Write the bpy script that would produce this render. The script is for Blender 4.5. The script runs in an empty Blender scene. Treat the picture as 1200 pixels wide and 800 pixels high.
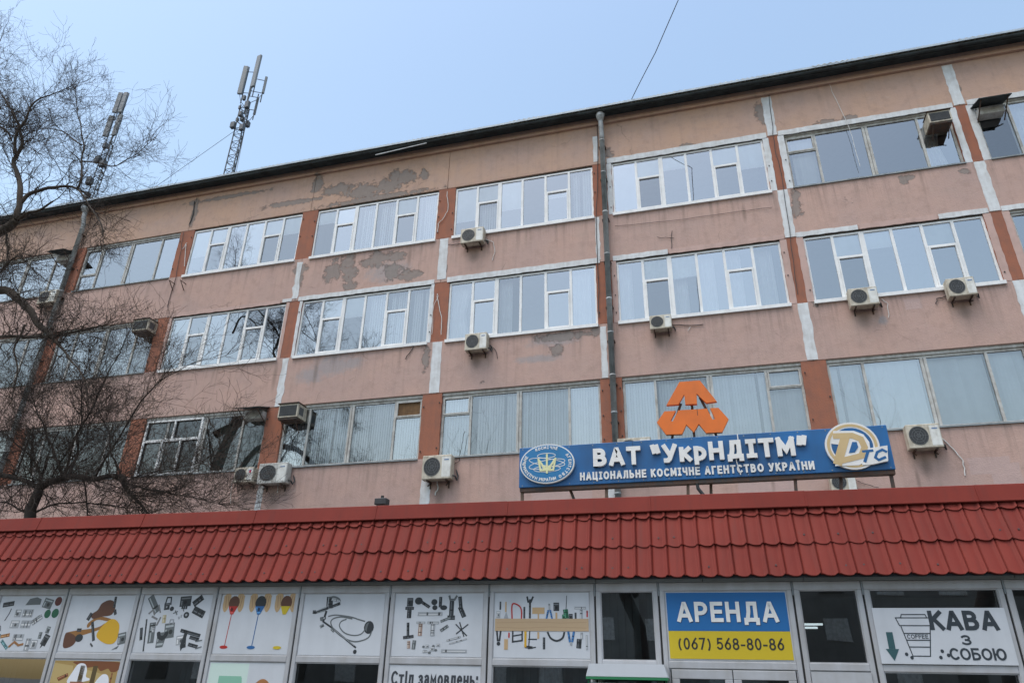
import bpy, bmesh, math, random
from mathutils import Vector, Matrix
from mathutils.noise import noise as pnoise
random.seed(11)
SC = bpy.context.scene
COL = SC.collection
R = math.radians

# ------------------------------------------------------------------ camera
CAM = Vector((-3.275, -20.836, 1.65)); YAW, PITCH, ROLL, FPX = -0.280985, 0.450073, 0.0222, 832.7
_f = Vector((math.sin(YAW)*math.cos(PITCH), math.cos(YAW)*math.cos(PITCH), math.sin(PITCH)))
_r0 = Vector((math.cos(YAW), -math.sin(YAW), 0)); _u0 = _r0.cross(_f)
_r = _r0*math.cos(ROLL) + _u0*math.sin(ROLL); _u = -_r0*math.sin(ROLL) + _u0*math.cos(ROLL)
cd = bpy.data.cameras.new('camera'); co = bpy.data.objects.new('camera', cd); COL.objects.link(co)
co.matrix_world = Matrix(((_r.x, _u.x, -_f.x, CAM.x), (_r.y, _u.y, -_f.y, CAM.y), (_r.z, _u.z, -_f.z, CAM.z), (0, 0, 0, 1)))
cd.sensor_width = 36; cd.lens = FPX/1200*36; cd.clip_start = 0.1; cd.clip_end = 3000
SC.camera = co

def at(px, py, Y):                      # photograph pixel -> point on the plane y = Y
    d = _f + _r*((px-600)/FPX) - _u*((py-400)/FPX)
    return CAM + d*((Y-CAM.y)/d.y)

# ------------------------------------------------------------------ sky, sun, exposure
SUN_EL, SUN_AZ = R(70), R(212)           # azimuth clockwise from +Y: high, behind the photographer
w = bpy.data.worlds.new('World'); SC.world = w; w.use_nodes = True
nt = w.node_tree; bg = nt.nodes['Background']
sky = nt.nodes.new('ShaderNodeTexSky'); sky.sky_type = 'NISHITA'; sky.sun_disc = False
sky.sun_elevation = SUN_EL; sky.sun_rotation = SUN_AZ
sky.air_density = 1.9; sky.dust_density = 2.6; sky.ozone_density = 0.55; sky.altitude = 100
nt.links.new(sky.outputs[0], bg.inputs[0]); bg.inputs[1].default_value = 0.10
sl = bpy.data.lights.new('sun', 'SUN'); sl.energy = 1.05; sl.angle = R(45); sl.color = (1, .97, .94)
so = bpy.data.objects.new('sun', sl); COL.objects.link(so)
so.rotation_euler = Vector((-math.sin(SUN_AZ)*math.cos(SUN_EL), -math.cos(SUN_AZ)*math.cos(SUN_EL), -math.sin(SUN_EL))).to_track_quat('-Z', 'Y').to_euler()
SC.view_settings.view_transform = 'Standard'; SC.view_settings.look = 'None'
SC.view_settings.gamma = 1; SC.view_settings.exposure = 1.16; SC.view_settings.use_curve_mapping = False
SC.cycles.max_bounces = 8; SC.cycles.transparent_max_bounces = 12

# ------------------------------------------------------------------ materials
class NB:
    def __init__(s, name):
        s.m = bpy.data.materials.new(name); s.m.use_nodes = True
        s.t = s.m.node_tree; s.b = s.t.nodes['Principled BSDF']; s.out = s.t.nodes['Material Output']
        s.pos = s.t.nodes.new('ShaderNodeNewGeometry').outputs['Position']
    def n(s, typ, ins=None, **kw):
        q = s.t.nodes.new(typ)
        for k, v in kw.items(): setattr(q, k, v)
        for k, v in (ins or {}).items():
            if hasattr(v, 'is_linked') or isinstance(v, bpy.types.NodeSocket): s.t.links.new(v, q.inputs[k])
            else: q.inputs[k].default_value = v
        return q
    def math(s, op, a, b=0.0, clamp=False):
        return s.n('ShaderNodeMath', {0: a, 1: b}, operation=op, use_clamp=clamp).outputs[0]
    def noise(s, scale, detail=5, rough=.55, stretch=None, vec=None):
        v = vec or s.pos
        if stretch: v = s.n('ShaderNodeVectorMath', {0: v, 1: stretch}, operation='MULTIPLY').outputs[0]
        return s.n('ShaderNodeTexNoise', {'Vector': v, 'Scale': scale, 'Detail': detail, 'Roughness': rough}).outputs['Fac']
    def ramp(s, fac, lo, hi):
        return s.n('ShaderNodeMapRange', {0: fac, 1: lo, 2: hi}).outputs[0]
    def mix(s, fac, a, b, mode='MIX'):
        q = s.t.nodes.new('ShaderNodeMix'); q.data_type = 'RGBA'; q.blend_type = mode
        for i, v in ((0, fac), (6, a), (7, b)):
            if isinstance(v, bpy.types.NodeSocket): s.t.links.new(v, q.inputs[i])
            elif i: q.inputs[i].default_value = (*v, 1)
            else: q.inputs[0].default_value = v
        return q.outputs[2]
    def bump(s, h, strength=.4, dist=.02):
        s.t.links.new(s.n('ShaderNodeBump', {'Height': h, 'Strength': strength, 'Distance': dist}).outputs[0], s.b.inputs['Normal'])
    def col(s, c, rough=.8):
        if isinstance(c, bpy.types.NodeSocket): s.t.links.new(c, s.b.inputs['Base Color'])
        else: s.b.inputs['Base Color'].default_value = (*c, 1)
        s.b.inputs['Roughness'].default_value = rough
    def objrand(s): return s.n('ShaderNodeObjectInfo').outputs['Random']

def painted(name, c, rough=.5, dirt=.25, scale=4, dirtc=None, bump=0, var=0, metal=0, spec=None):
    k = NB(name); dc = dirtc or tuple(x*.45 for x in c)
    n1 = k.noise(scale, 6); n2 = k.noise(scale*.9, 5, stretch=(2.5, 2.5, .25))
    f = k.math('MULTIPLY', k.ramp(k.math('ADD', n1, k.math('MULTIPLY', n2, .7)), .72, 1.1), dirt*2)
    cc = k.mix(f, c, dc)
    if var:
        cc = k.mix(k.math('MULTIPLY', k.objrand(), var), cc, tuple(x*.6 for x in c))
    k.col(cc, rough)
    if bump: k.bump(k.noise(scale*12, 4), bump, .01)
    k.b.inputs['Metallic'].default_value = metal
    if spec is not None: k.b.inputs['Specular IOR Level'].default_value = spec
    return k.m

def blobs(k, items, boxy=False):        # distance to the nearest of the listed ellipses (x, z, rx, rz), 1 on the edge
    cur = None
    for (x, z, rx, rz) in items:
        a = k.n('ShaderNodeVectorMath', {0: k.pos, 1: (x, 0, z)}, operation='SUBTRACT').outputs[0]
        b = k.n('ShaderNodeVectorMath', {0: a, 1: (1/rx, 0, 1/rz)}, operation='MULTIPLY').outputs[0]
        if boxy:
            sp_ = k.n('ShaderNodeSeparateXYZ', {0: k.n('ShaderNodeVectorMath', {0: b}, operation='ABSOLUTE').outputs[0]}); d = k.math('MAXIMUM', sp_.outputs[0], sp_.outputs[2])
        else: d = k.n('ShaderNodeVectorMath', {0: b}, operation='LENGTH').outputs['Value']
        cur = d if cur is None else k.math('MINIMUM', cur, d)
    return cur

def px_ell(lst):
    o = []
    for (x, y, rx, ry) in lst:
        p = at(x, y, 0); q = at(x+rx, y, 0); s_ = at(x, y+ry, 0)
        o.append((p.x, p.z, max(.05, abs(q.x-p.x)), max(.05, abs(s_.z-p.z))))
    return o

PEEL = px_ell([(395,222,18,6),(425,224,20,8),(455,218,18,8),(476,207,10,8),(497,205,5,6),(462,208,6,8),(372,215,6,10),(340,238,30,3),(440,232,60,3),
  (390,318,10,11),(407,307,8,9),(410,320,9,9),(443,303,9,10),(432,308,10,5),(460,318,10,9),(478,322,12,6),(487,322,8,4),(465,300,10,6),(410,335,8,5),(352,315,7,6),(350,330,4,14),
  (652,411,8,6),(968,143,14,3),(995,139,8,4),(1059,212,6,5),(1064,208,8,3),(1130,201,7,3),(893,132,8,12),(932,228,5,8),(934,244,6,12),(499,420,4,14),(713,180,5,8),(229,133,3,3),
  (228,250,3,14),(226,238,4,3),(270,230,40,2),(700,387,6,6),(805,170,8,2),(955,352,4,8),(1122,104,4,4),(660,394,30,5),(520,312,4,8)])
PALE = px_ell([(645,582,22,14),(682,582,12,14),(890,572,25,14),(915,570,18,10),(1160,545,25,10),(1180,556,18,14),(1070,356,10,6)])
BLUE = px_ell([(390,428,30,14),(365,440,18,10),(412,425,16,8),(1035,375,6,6),(650,398,36,8),(630,420,30,5),(455,318,28,14),(1000,72,40,6)])

STAIN = px_ell([(1012,372,10,14),(1130,362,9,14),(1085,545,8,18),(558,422,7,12),(556,297,7,12),(515,580,7,18),(773,398,6,12),(320,585,8,16),(985,590,8,12),(905,560,3,20),(1076,562,3,14),(370,435,3,22),(322,440,3,20),(735,245,3,14),(872,250,3,12),(480,300,3,14)])
def plaster(name, a, b):
    k = NB(name)
    big = k.noise(.42, 6, .6); mid = k.noise(2.6, 7, .65); fine = k.noise(24, 4, .6)
    c = k.mix(k.ramp(big, .36, .66), a, b)
    c = k.mix(k.math('MULTIPLY', k.ramp(mid, .50, .76), .5), c, (.31, .21, .175))
    c = k.mix(k.math('MULTIPLY', k.ramp(k.noise(1.1, 6, .6), .5, .72), .5), c, (.45, .325, .28))
    st = k.noise(1.6, 5, .6, stretch=(3, 3, .16))
    c = k.mix(k.math('MULTIPLY', k.ramp(st, .52, .8), .34), c, (.25, .18, .155))
    wob = k.n('ShaderNodeVectorMath', {0: k.pos, 1: k.n('ShaderNodeVectorMath', {0: k.n('ShaderNodeTexNoise', {'Vector': k.pos, 'Scale': 1.3, 'Detail': 5}).outputs['Color'], 1: (.9, 0, .9)}, operation='MULTIPLY').outputs[0]}, operation='ADD').outputs[0]
    vor = k.n('ShaderNodeTexVoronoi', {'Vector': wob, 'Scale': .55}, feature='DISTANCE_TO_EDGE').outputs['Distance']
    crack = k.math('MULTIPLY', k.ramp(vor, .010, .003), k.ramp(k.noise(.5, 3), .58, .66))
    c = k.mix(k.math('MULTIPLY', crack, .4), c, (.09, .07, .06))
    c = k.mix(k.math('MULTIPLY', k.ramp(k.noise(5.5, 8, .7), .55, .72), .28), c, (.25, .185, .16))
    c = k.mix(k.math('MULTIPLY', k.ramp(k.noise(3.3, 7, .7), .58, .70), .35), c, (.50, .385, .33))
    edge = k.math('MULTIPLY', k.math('SUBTRACT', k.noise(3.6, 8, .74), .5), 4.2)
    pale = k.ramp(k.math('ADD', blobs(k, PALE, True), k.math('MULTIPLY', edge, .10)), 1.05, .95)
    c = k.mix(k.math('MULTIPLY', pale, .55), c, (.48, .36, .345))
    blu = k.ramp(k.math('ADD', blobs(k, BLUE), k.math('MULTIPLY', edge, .5)), 1.1, .5)
    c = k.mix(k.math('MULTIPLY', blu, .6), c, (.30, .30, .32))
    pd = k.math('ADD', blobs(k, PEEL), edge)
    pe = k.ramp(pd, 1.0, .9)
    rnd = k.math('MULTIPLY', k.ramp(k.noise(.8, 8, .72), .685, .70), 1.0)
    pm = k.math('MAXIMUM', pe, rnd)
    grey = k.mix(k.noise(6, 5), (.19, .17, .16), (.31, .275, .255))
    rim = k.math('MULTIPLY', k.ramp(pd, 1.22, 1.04), .45)
    c = k.mix(rim, c, (.16, .115, .095))
    c = k.mix(k.math('MULTIPLY', pm, .7), c, grey)
    sd = k.ramp(k.math('ADD', blobs(k, STAIN), k.math('MULTIPLY', edge, .12)), 1.1, .3)
    c = k.mix(k.math('MULTIPLY', sd, .5), c, (.15, .11, .09))
    zz = k.n('ShaderNodeSeparateXYZ', {0: k.pos}).outputs[2]; sk = None
    for lv in (16.64, 12.32, 8.18):
        q = k.math('MULTIPLY', k.ramp(zz, lv-1.3, lv), k.math('LESS_THAN', zz, lv+.3)); sk = q if sk is None else k.math('MAXIMUM', sk, q)
    sn = k.ramp(k.noise(2.2, 6, .7, stretch=(2.4, 2.4, .10)), .50, .66)
    c = k.mix(k.math('MULTIPLY', k.math('MULTIPLY', sn, sk), .45), c, (.14, .105, .09))
    k.col(c, .92)
    k.bump(k.math('ADD', k.math('ADD', k.math('MULTIPLY', mid, .6), k.math('MULTIPLY', fine, .3)), k.math('MULTIPLY', pm, -.7)), .75, .035)
    return k.m

M = {}
M['plaster'] = plaster('pink_plaster', (.51, .338, .285), (.445, .312, .28))
M['plaster_top'] = plaster('warm_lit_plaster', (.52, .335, .245), (.47, .32, .262))  # warmer tint paints in the warmer light along the parapet and cornice
M['pier'] = painted('rough_red_paint', (.33, .125, .075), .9, .3, 3, (.2, .10, .075), .7)
M['band'] = painted('white_lime_paint', (.66, .68, .70), .8, .3, 3.5, (.40, .38, .37), .4)
M['pinkband'] = painted('pink_lime_paint', (.52, .36, .32), .85, .25, 3, (.33, .23, .2), .4)
M['pvc'] = painted('white_plastic_profile', (.80, .80, .80), .35, .14, 3)
M['oldframe'] = painted('weathered_cream_frame', (.52, .52, .50), .7, .34, 5, (.22, .19, .16), .3)
M['darkframe'] = painted('dark_timber', (.07, .06, .05), .8, .3, 5)
M['board'] = painted('brown_board', (.17, .09, .035), .8, .4, 6)
M['room'] = painted('room_wall', (.20, .215, .235), .9, .3, .8, (.08, .085, .09))
M['blind'] = painted('white_fabric', (.82, .84, .86), .85, .1, 2)
M['curtain'] = painted('pale_curtain', (.78, .77, .77), .85, .12, 2)
M['foil'] = painted('crumpled_foil', (.8, .8, .82), .25, .2, 8, None, 1.0, metal=.6)
M['gutter'] = painted('dark_roof_timber', (.034, .046, .050), .8, .5, 2, (.012, .014, .015))
M['sheet'] = painted('corrugated_grey_sheet', (.55, .60, .64), .7, .35, 2, (.2, .2, .2))
M['galv'] = painted('galvanised_metal', (.42, .45, .47), .55, .45, 3, (.2, .19, .18))
M['galvdark'] = painted('dull_zinc', (.27, .30, .315), .55, .4, 3)
M['acwhite'] = painted('white_enamel', (.72, .72, .69), .45, .25, 5, (.3, .27, .22))
M['acgrey'] = painted('grey_enamel', (.50, .50, .48), .5, .3, 5, (.2, .18, .15))
M['accream'] = painted('yellowed_enamel', (.56, .51, .42), .5, .35, 5, (.2, .16, .11))
M['dark'] = painted('dark_grille', (.035, .037, .04), .6, .2, 5)
M['greyplastic'] = painted('grey_grille', (.10, .105, .11), .5, .2, 5)
M['iron'] = painted('rusty_iron', (.055, .045, .04), .7, .5, 8, (.11, .05, .025))
M['rust'] = painted('brown_rust_post', (.17, .125, .09), .8, .5, 8, (.08, .045, .03))
M['hose'] = painted('white_hose', (.72, .72, .70), .5, .2, 5)
M['antenna'] = painted('antenna_grey', (.20, .215, .23), .5, .2, 2)
M['mast'] = painted('mast_steel', (.10, .108, .12), .5, .3, 4, metal=.2)
def tile_mat():
    k = NB('red_coated_metal')
    n = k.noise(1.3, 5); f = k.noise(9, 5, .6)
    c = k.mix(k.ramp(n, .35, .7), (.205, .036, .026), (.165, .029, .022))
    c = k.mix(k.math('MULTIPLY', k.objrand(), .22), c, (.15, .024, .021))
    c = k.mix(k.math('MULTIPLY', k.ramp(f, .62, .8), .45), c, (.13, .05, .04))
    stv = k.noise(2.0, 5, .65, stretch=(5, .5, .5))
    c = k.mix(k.math('MULTIPLY', k.ramp(stv, .5, .72), .35), c, (.10, .035, .03))
    k.col(c, .62); k.bump(k.noise(40, 3), .06, .004)
    k.b.inputs['Specular IOR Level'].default_value = .12
    return k.m
M['tile'] = tile_mat()
M['soffit'] = painted('pale_green_grey_board', (.27, .30, .295), .6, .35, 2.5, (.22, .22, .2))
M['shopframe'] = painted('white_shop_profile', (.43, .44, .46), .4, .3, 3, (.29, .275, .26))
M['joint'] = painted('black_joint', (.03, .03, .03), .8, .2, 5)
M['white'] = painted('white_sheet', (.56, .585, .62), .5, .1, 2)
M['signblue'] = painted('blue_sign_panel', (.012, .125, .34), .4, .35, 1.2, (.02, .06, .14))
M['letter'] = painted('white_acrylic', (.80, .79, .76), .4, .12, 5)
M['orange'] = painted('orange_panel', (.78, .17, .012), .45, .25, 3, (.5, .12, .02))
M['sand'] = painted('sand_panel', (.60, .44, .22), .45, .1, 3)
M['bark'] = painted('grey_brown_bark', (.042, .031, .025), .95, .4, 6, (.02, .016, .014), .8)
M['barkpale'] = painted('pale_bark', (.055, .04, .03), .95, .4, 6, (.05, .04, .03), .8)
M['twig'] = painted('brown_twig', (.052, .037, .029), .95, .4, 6, (.04, .03, .024))
M['asphalt'] = painted('asphalt', (.06, .06, .062), .9, .4, 1.2, (.035, .035, .035), .3)
M['render'] = painted('grey_render', (.20, .19, .175), .9, .3, .6, (.13, .12, .11))
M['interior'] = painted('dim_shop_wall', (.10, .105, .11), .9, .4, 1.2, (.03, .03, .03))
def flat(name, c, rough=.55):
    k = NB(name); n = k.noise(30, 3)
    k.col(k.mix(k.math('MULTIPLY', n, .25), c, tuple(x*.8 for x in c)), rough); return k.m
INK = {}
def ink(c):
    key = tuple(round(x, 3) for x in c)
    if key not in INK: INK[key] = flat('print_ink', key)
    return INK[key]
def glass_mat(name, tint, refl, ior=1.55):
    m = bpy.data.materials.new(name); m.use_nodes = True; t = m.node_tree
    for q in list(t.nodes): t.nodes.remove(q)
    out = t.nodes.new('ShaderNodeOutputMaterial'); mx = t.nodes.new('ShaderNodeMixShader')
    tr = t.nodes.new('ShaderNodeBsdfTransparent'); tr.inputs[0].default_value = (*tint, 1)
    gl = t.nodes.new('ShaderNodeBsdfGlossy'); gl.inputs['Roughness'].default_value = .012; gl.inputs[0].default_value = (.97, .985, 1, 1)
    fr = t.nodes.new('ShaderNodeFresnel'); fr.inputs[0].default_value = ior
    geo = t.nodes.new('ShaderNodeNewGeometry')
    nz = t.nodes.new('ShaderNodeTexNoise'); nz.inputs['Scale'].default_value = .9; nz.inputs['Detail'].default_value = 1
    bp = t.nodes.new('ShaderNodeBump'); bp.inputs['Strength'].default_value = .12; bp.inputs['Distance'].default_value = .02
    t.links.new(geo.outputs['Position'], nz.inputs['Vector']); t.links.new(nz.outputs['Fac'], bp.inputs['Height'])
    t.links.new(bp.outputs[0], gl.inputs['Normal'])
    mr = t.nodes.new('ShaderNodeMath'); mr.operation = 'MULTIPLY_ADD'; mr.use_clamp = True
    oi = t.nodes.new('ShaderNodeObjectInfo'); rr = t.nodes.new('ShaderNodeMapRange'); rr.inputs[3].default_value = max(0, refl-.12); rr.inputs[4].default_value = refl+.10
    t.links.new(oi.outputs['Random'], rr.inputs[0]); t.links.new(rr.outputs[0], mr.inputs[2]); mr.inputs[1].default_value = 1.6
    t.links.new(fr.outputs[0], mr.inputs[0]); t.links.new(mr.outputs[0], mx.inputs[0])
    t.links.new(tr.outputs[0], mx.inputs[1]); t.links.new(gl.outputs[0], mx.inputs[2]); t.links.new(mx.outputs[0], out.inputs[0])
    return m
M['glass'] = glass_mat('window_glass', (.86, .90, .92), .32)
M['oldglass'] = glass_mat('old_window_glass', (.88, .92, .95), .22)
M['dimglass'] = glass_mat('tree_reflection_glass', (.34, .40, .39), .03)  # dark tint stands in for dark trees reflected in the lower left panes
M['shopglass'] = glass_mat('shop_glass', (.66, .74, .74), .17)
def lamp_mat():
    k = NB('lit_tube'); k.b.inputs['Emission Color'].default_value = (.85, .93, 1, 1); k.b.inputs['Emission Strength'].default_value = .5; return k.m
M['tube'] = lamp_mat()

# ------------------------------------------------------------------ mesh helpers
class MB:
    def __init__(s): s.v = []; s.f = []
    def quad(s, *p):
        i = len(s.v); s.v += [tuple(q) for q in p]; s.f.append(tuple(range(i, i+len(p))))
    def box(s, x0, x1, y0, y1, z0, z1):
        i = len(s.v)
        s.v += [(x0,y0,z0),(x1,y0,z0),(x1,y1,z0),(x0,y1,z0),(x0,y0,z1),(x1,y0,z1),(x1,y1,z1),(x0,y1,z1)]
        s.f += [tuple(i+j for j in q) for q in ((0,1,5,4),(1,2,6,5),(2,3,7,6),(3,0,4,7),(4,5,6,7),(3,2,1,0))]
        return s
    def obox(s, c, ax, ay, az):          # oriented box: centre and three half-axis vectors
        c, ax, ay, az = Vector(c), Vector(ax), Vector(ay), Vector(az); i = len(s.v)
        for dz in (-1, 1):
            for dx, dy in ((-1,-1),(1,-1),(1,1),(-1,1)): s.v.append(tuple(c+ax*dx+ay*dy+az*dz))
        s.f += [tuple(i+j for j in q) for q in ((0,1,5,4),(1,2,6,5),(2,3,7,6),(3,0,4,7),(4,5,6,7),(3,2,1,0))]
        return s
    def prism(s, pts, y0, y1):           # polygon in XZ (counter-clockwise seen from -y) extruded from y0 (front) to y1
        n = len(pts); i = len(s.v)
        ar = sum(pts[a][0]*pts[(a+1) % n][1]-pts[(a+1) % n][0]*pts[a][1] for a in range(n))
        if ar < 0: pts = pts[::-1]
        s.v += [(p[0], y0, p[1]) for p in pts] + [(p[0], y1, p[1]) for p in pts]
        s.f.append(tuple(range(i, i+n))); s.f.append(tuple(range(i+2*n-1, i+n-1, -1)))
        for a in range(n):
            b = (a+1) % n; s.f.append((i+a, i+n+a, i+n+b, i+b))
        return s
    def tube(s, path, rad, n=8, cap=True):
        path = [Vector(p) for p in path]; rings = []
        if not isinstance(rad, (list, tuple)): rad = [rad]*len(path)
        up = None
        for k, p in enumerate(path):
            d = (path[min(k+1, len(path)-1)]-path[max(k-1, 0)])
            if d.length < 1e-9: d = Vector((0, 0, 1))
            d.normalize()
            if up is None: up = Vector((0, 0, 1)) if abs(d.z) < .9 else Vector((1, 0, 0))
            a = d.cross(up); a = a.normalized() if a.length > 1e-6 else d.orthogonal().normalized()
            b = a.cross(d); up = b
            i = len(s.v); rings.append(i)
            for j in range(n):
                t = 2*math.pi*j/n; s.v.append(tuple(p+(a*math.cos(t)+b*math.sin(t))*rad[k]))
        for k in range(len(rings)-1):
            for j in range(n):
                s.f.append((rings[k]+j, rings[k]+(j+1) % n, rings[k+1]+(j+1) % n, rings[k+1]+j))
        if cap:
            s.f.append(tuple(rings[0]+j for j in reversed(range(n)))); s.f.append(tuple(rings[-1]+j for j in range(n)))
        return s
    def disc(s, cx, cz, rx, rz, y0, y1, n=24, inner=None):
        P = [(cx+rx*math.cos(2*math.pi*j/n), cz+rz*math.sin(2*math.pi*j/n)) for j in range(n)]
        if inner is None: return s.prism(P, y0, y1)
        Q = [(cx+rx*inner*math.cos(2*math.pi*j/n), cz+rz*inner*math.sin(2*math.pi*j/n)) for j in range(n)]
        for j in range(n):
            k = (j+1) % n
            s.prism([P[j], P[k], Q[k], Q[j]], y0, y1)
        return s
    def build(s, name, mat, parent=None, smooth=False, origin=None, bevel=0):
        me = bpy.data.meshes.new(name)
        o0 = Vector(origin) if origin else None
        me.from_pydata([tuple(Vector(v)-o0) for v in s.v] if o0 else s.v, [], s.f)
        if bevel:
            b = bmesh.new(); b.from_mesh(me)
            bmesh.ops.bevel(b, geom=b.edges[:], offset=bevel, segments=1, affect='EDGES'); b.to_mesh(me); b.free()
        me.materials.append(mat)
        if smooth:
            for p in me.polygons: p.use_smooth = True
        me.update()
        o = bpy.data.objects.new(name, me); COL.objects.link(o)
        if parent: o.parent = parent
        if o0 and not parent: o.location = o0
        return o

def tag(o, label=None, cat=None, group=None, kind=None):
    for k, v in (('label', label), ('category', cat), ('group', group), ('kind', kind)):
        if v: o[k] = v
    return o
def empty(name, loc=(0, 0, 0), rz=0, **kw):
    o = bpy.data.objects.new(name, None); COL.objects.link(o); o.location = loc; o.rotation_euler.z = rz
    o.empty_display_size = .3
    return tag(o, **kw)
def copy_tree(o, parent=None):
    c = o.copy(); COL.objects.link(c)
    if parent: c.parent = parent
    for ch in o.children: copy_tree(ch, c)
    return c
def rough_poly(x0, x1, z0, z1, jit, step=.16):
    pts = []
    def edge(a, b):
        L = math.hypot(b[0]-a[0], b[1]-a[1]); n = max(1, int(L/step))
        nx, nz = -(b[1]-a[1])/L, (b[0]-a[0])/L
        for i in range(n):
            t = i/n; q = random.uniform(-jit, jit)*(1 if i else .3)
            pts.append((a[0]+(b[0]-a[0])*t+nx*q, a[1]+(b[1]-a[1])*t+nz*q))
    edge((x0, z0), (x1, z0)); edge((x1, z0), (x1, z1)); edge((x1, z1), (x0, z1)); edge((x0, z1), (x0, z0))
    return pts

# ------------------------------------------------------------------ stroke lettering
def arc(cx, cy, rx, ry, a0, a1, n=7):
    return [(cx+rx*math.cos(R(a0+(a1-a0)*i/n)), cy+ry*math.sin(R(a0+(a1-a0)*i/n))) for i in range(n+1)]
def bowl(x0, xr, z0, z1, n=7):          # open-left bowl from (x0,z1) round to (x0,z0)
    rz = (z1-z0)/2; rx = min(rz*1.05, (xr-x0)*.75)
    return [(x0, z1)] + arc(xr-rx, (z0+z1)/2, rx, rz, 90, -90, n) + [(x0, z0)]
G = {
 'А': (.74, [[(0,0),(.34,1),(.40,1),(.74,0)], [(.13,.27),(.61,.27)]]),
 'В': (.66, [[(0,0),(0,1)], bowl(0,.55,.53,1), bowl(0,.62,0,.53)]),
 'Р': (.62, [[(0,0),(0,1)], bowl(0,.60,.42,1)]),
 'Е': (.56, [[(.56,0),(0,0),(0,1),(.56,1)], [(0,.51),(.50,.51)]]),
 'Н': (.66, [[(0,0),(0,1)], [(.66,0),(.66,1)], [(0,.51),(.66,.51)]]),
 'Д': (.82, [[(.06,-.17),(.06,.02),(.78,.02),(.78,-.17)], [(.15,.02),(.25,.5),(.27,1),(.68,1),(.68,.02)]]),
 'Т': (.66, [[(0,1),(.66,1)], [(.33,1),(.33,0)]]),
 'У': (.66, [[(0,1),(.34,.36)], [(.66,1),(.30,.10),(.2,0),(.06,0)]]),
 'к': (.50, [[(0,0),(0,.74)], [(.46,.74),(.05,.38)], [(.14,.42),(.50,0)]]),
 'р': (.52, [[(0,-.26),(0,.74)], bowl(0,.52,.0,.72)]),
 'І': (.36, [[(.18,0),(.18,1)], [(0,1),(.36,1)], [(0,0),(.36,0)]]),
 'М': (.80, [[(0,0),(0,1)], [(0,1),(.40,.26),(.80,1)], [(.80,1),(.80,0)]]),
 '"': (.34, [[(.06,1.03),(0,.68)], [(.34,1.03),(.26,.68)]]),
 '“': (.34, [[(0,1.03),(.08,.68)], [(.26,1.03),(.34,.68)]]),
 'Ц': (.72, [[(0,1),(0,0),(.72,0),(.72,-.2)], [(.62,1),(.62,0)]]),
 'О': (.78, [arc(.39,.5,.39,.5,90,450,18)]),
 'Л': (.68, [[(0,0),(.10,.06),(.16,.5),(.18,1),(.66,1),(.66,0)]]),
 'Ь': (.60, [[(0,0),(0,1)], bowl(0,.58,0,.55)]),
 'К': (.62, [[(0,0),(0,1)], [(.58,1),(.06,.5)], [(.18,.58),(.62,0)]]),
 'С': (.68, [arc(.38,.5,.38,.5,48,312,12)]),
 'Ч': (.60, [[(0,1),(.02,.55),(.15,.42),(.60,.42)], [(.60,1),(.60,0)]]),
 'Г': (.50, [[(0,0),(0,1),(.50,1)]]),
 'Ї': (.36, [[(.18,0),(.18,1)], [(.02,1.26),(.02,1.14)], [(.34,1.26),(.34,1.14)]]),
 'И': (.66, [[(0,1),(0,0)], [(0,0),(.66,1)], [(.66,1),(.66,0)]]),
 'З': (.58, [arc(.26,.75,.28,.25,150,-90,8), arc(.28,.26,.31,.26,90,-150,8)]),
 'Б': (.60, [[(.54,1),(0,1),(0,0)], bowl(0,.60,0,.57)]),
 'Ю': (1.0, [[(0,0),(0,1)], [(0,.5),(.28,.5)], arc(.64,.5,.36,.5,90,450,16)]),
 'т': (.48, [[(0,.72),(.48,.72)], [(.24,.72),(.24,0)]]),
 'і': (.10, [[(.05,0),(.05,.72)], [(.05,.90),(.05,1.02)]]),
 'л': (.50, [[(0,0),(.08,.06),(.13,.72),(.50,.72),(.50,0)]]),
 'з': (.42, [arc(.19,.54,.21,.18,150,-90,7), arc(.2,.19,.23,.19,90,-150,7)]),
 'а': (.46, [[(.04,.64),(.16,.73),(.36,.7),(.44,.55),(.44,0)], [(.44,.42),(.14,.40),(.02,.22),(.1,.02),(.3,.02),(.44,.2)]]),
 'м': (.60, [[(0,0),(0,.72),(.30,.2),(.60,.72),(.60,0)]]),
 'о': (.52, [arc(.26,.36,.26,.36,90,450,14)]),
 'в': (.46, [[(0,0),(0,.72)], bowl(0,.42,.38,.72,5), bowl(0,.46,0,.38,5)]),
 'е': (.50, [[(.02,.38),(.49,.38)]+arc(.26,.36,.25,.36,10,310,11)]),
 'н': (.48, [[(0,0),(0,.72)], [(.48,0),(.48,.72)], [(0,.37),(.48,.37)]]),
 'ь': (.44, [[(0,0),(0,.72)], bowl(0,.44,0,.40,5)]),
 ':': (.08, [[(.04,.02),(.04,.14)], [(.04,.56),(.04,.68)]]),
 '(': (.24, [arc(.40,.42,.40,.66,130,230,7)]), ')': (.24, [arc(-.16,.42,.40,.66,50,-50,7)]),
 '-': (.30, [[(0,.38),(.30,.38)]]),
 '0': (.52, [arc(.26,.5,.26,.5,90,450,16)]),
 '6': (.52, [[(.42,1),(.2,.72),(.04,.42)]+arc(.26,.3,.26,.3,170,530,14)]),
 '7': (.50, [[(0,1),(.50,1),(.16,0)]]),
 '5': (.50, [[(.46,1),(.06,1),(.03,.55)]+arc(.23,.32,.27,.31,125,-145,9)]),
 '8': (.54, [arc(.27,.75,.23,.24,90,450,12), arc(.27,.26,.27,.27,90,450,12)]),
 'C': (.68, [arc(.38,.5,.38,.5,48,312,12)]), 'O': (.78, [arc(.39,.5,.39,.5,90,450,16)]),
 'F': (.52, [[(0,0),(0,1),(.52,1)], [(0,.52),(.46,.52)]]), 'E': (.56, [[(.56,0),(0,0),(0,1),(.56,1)], [(0,.51),(.50,.51)]]),
}
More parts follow.
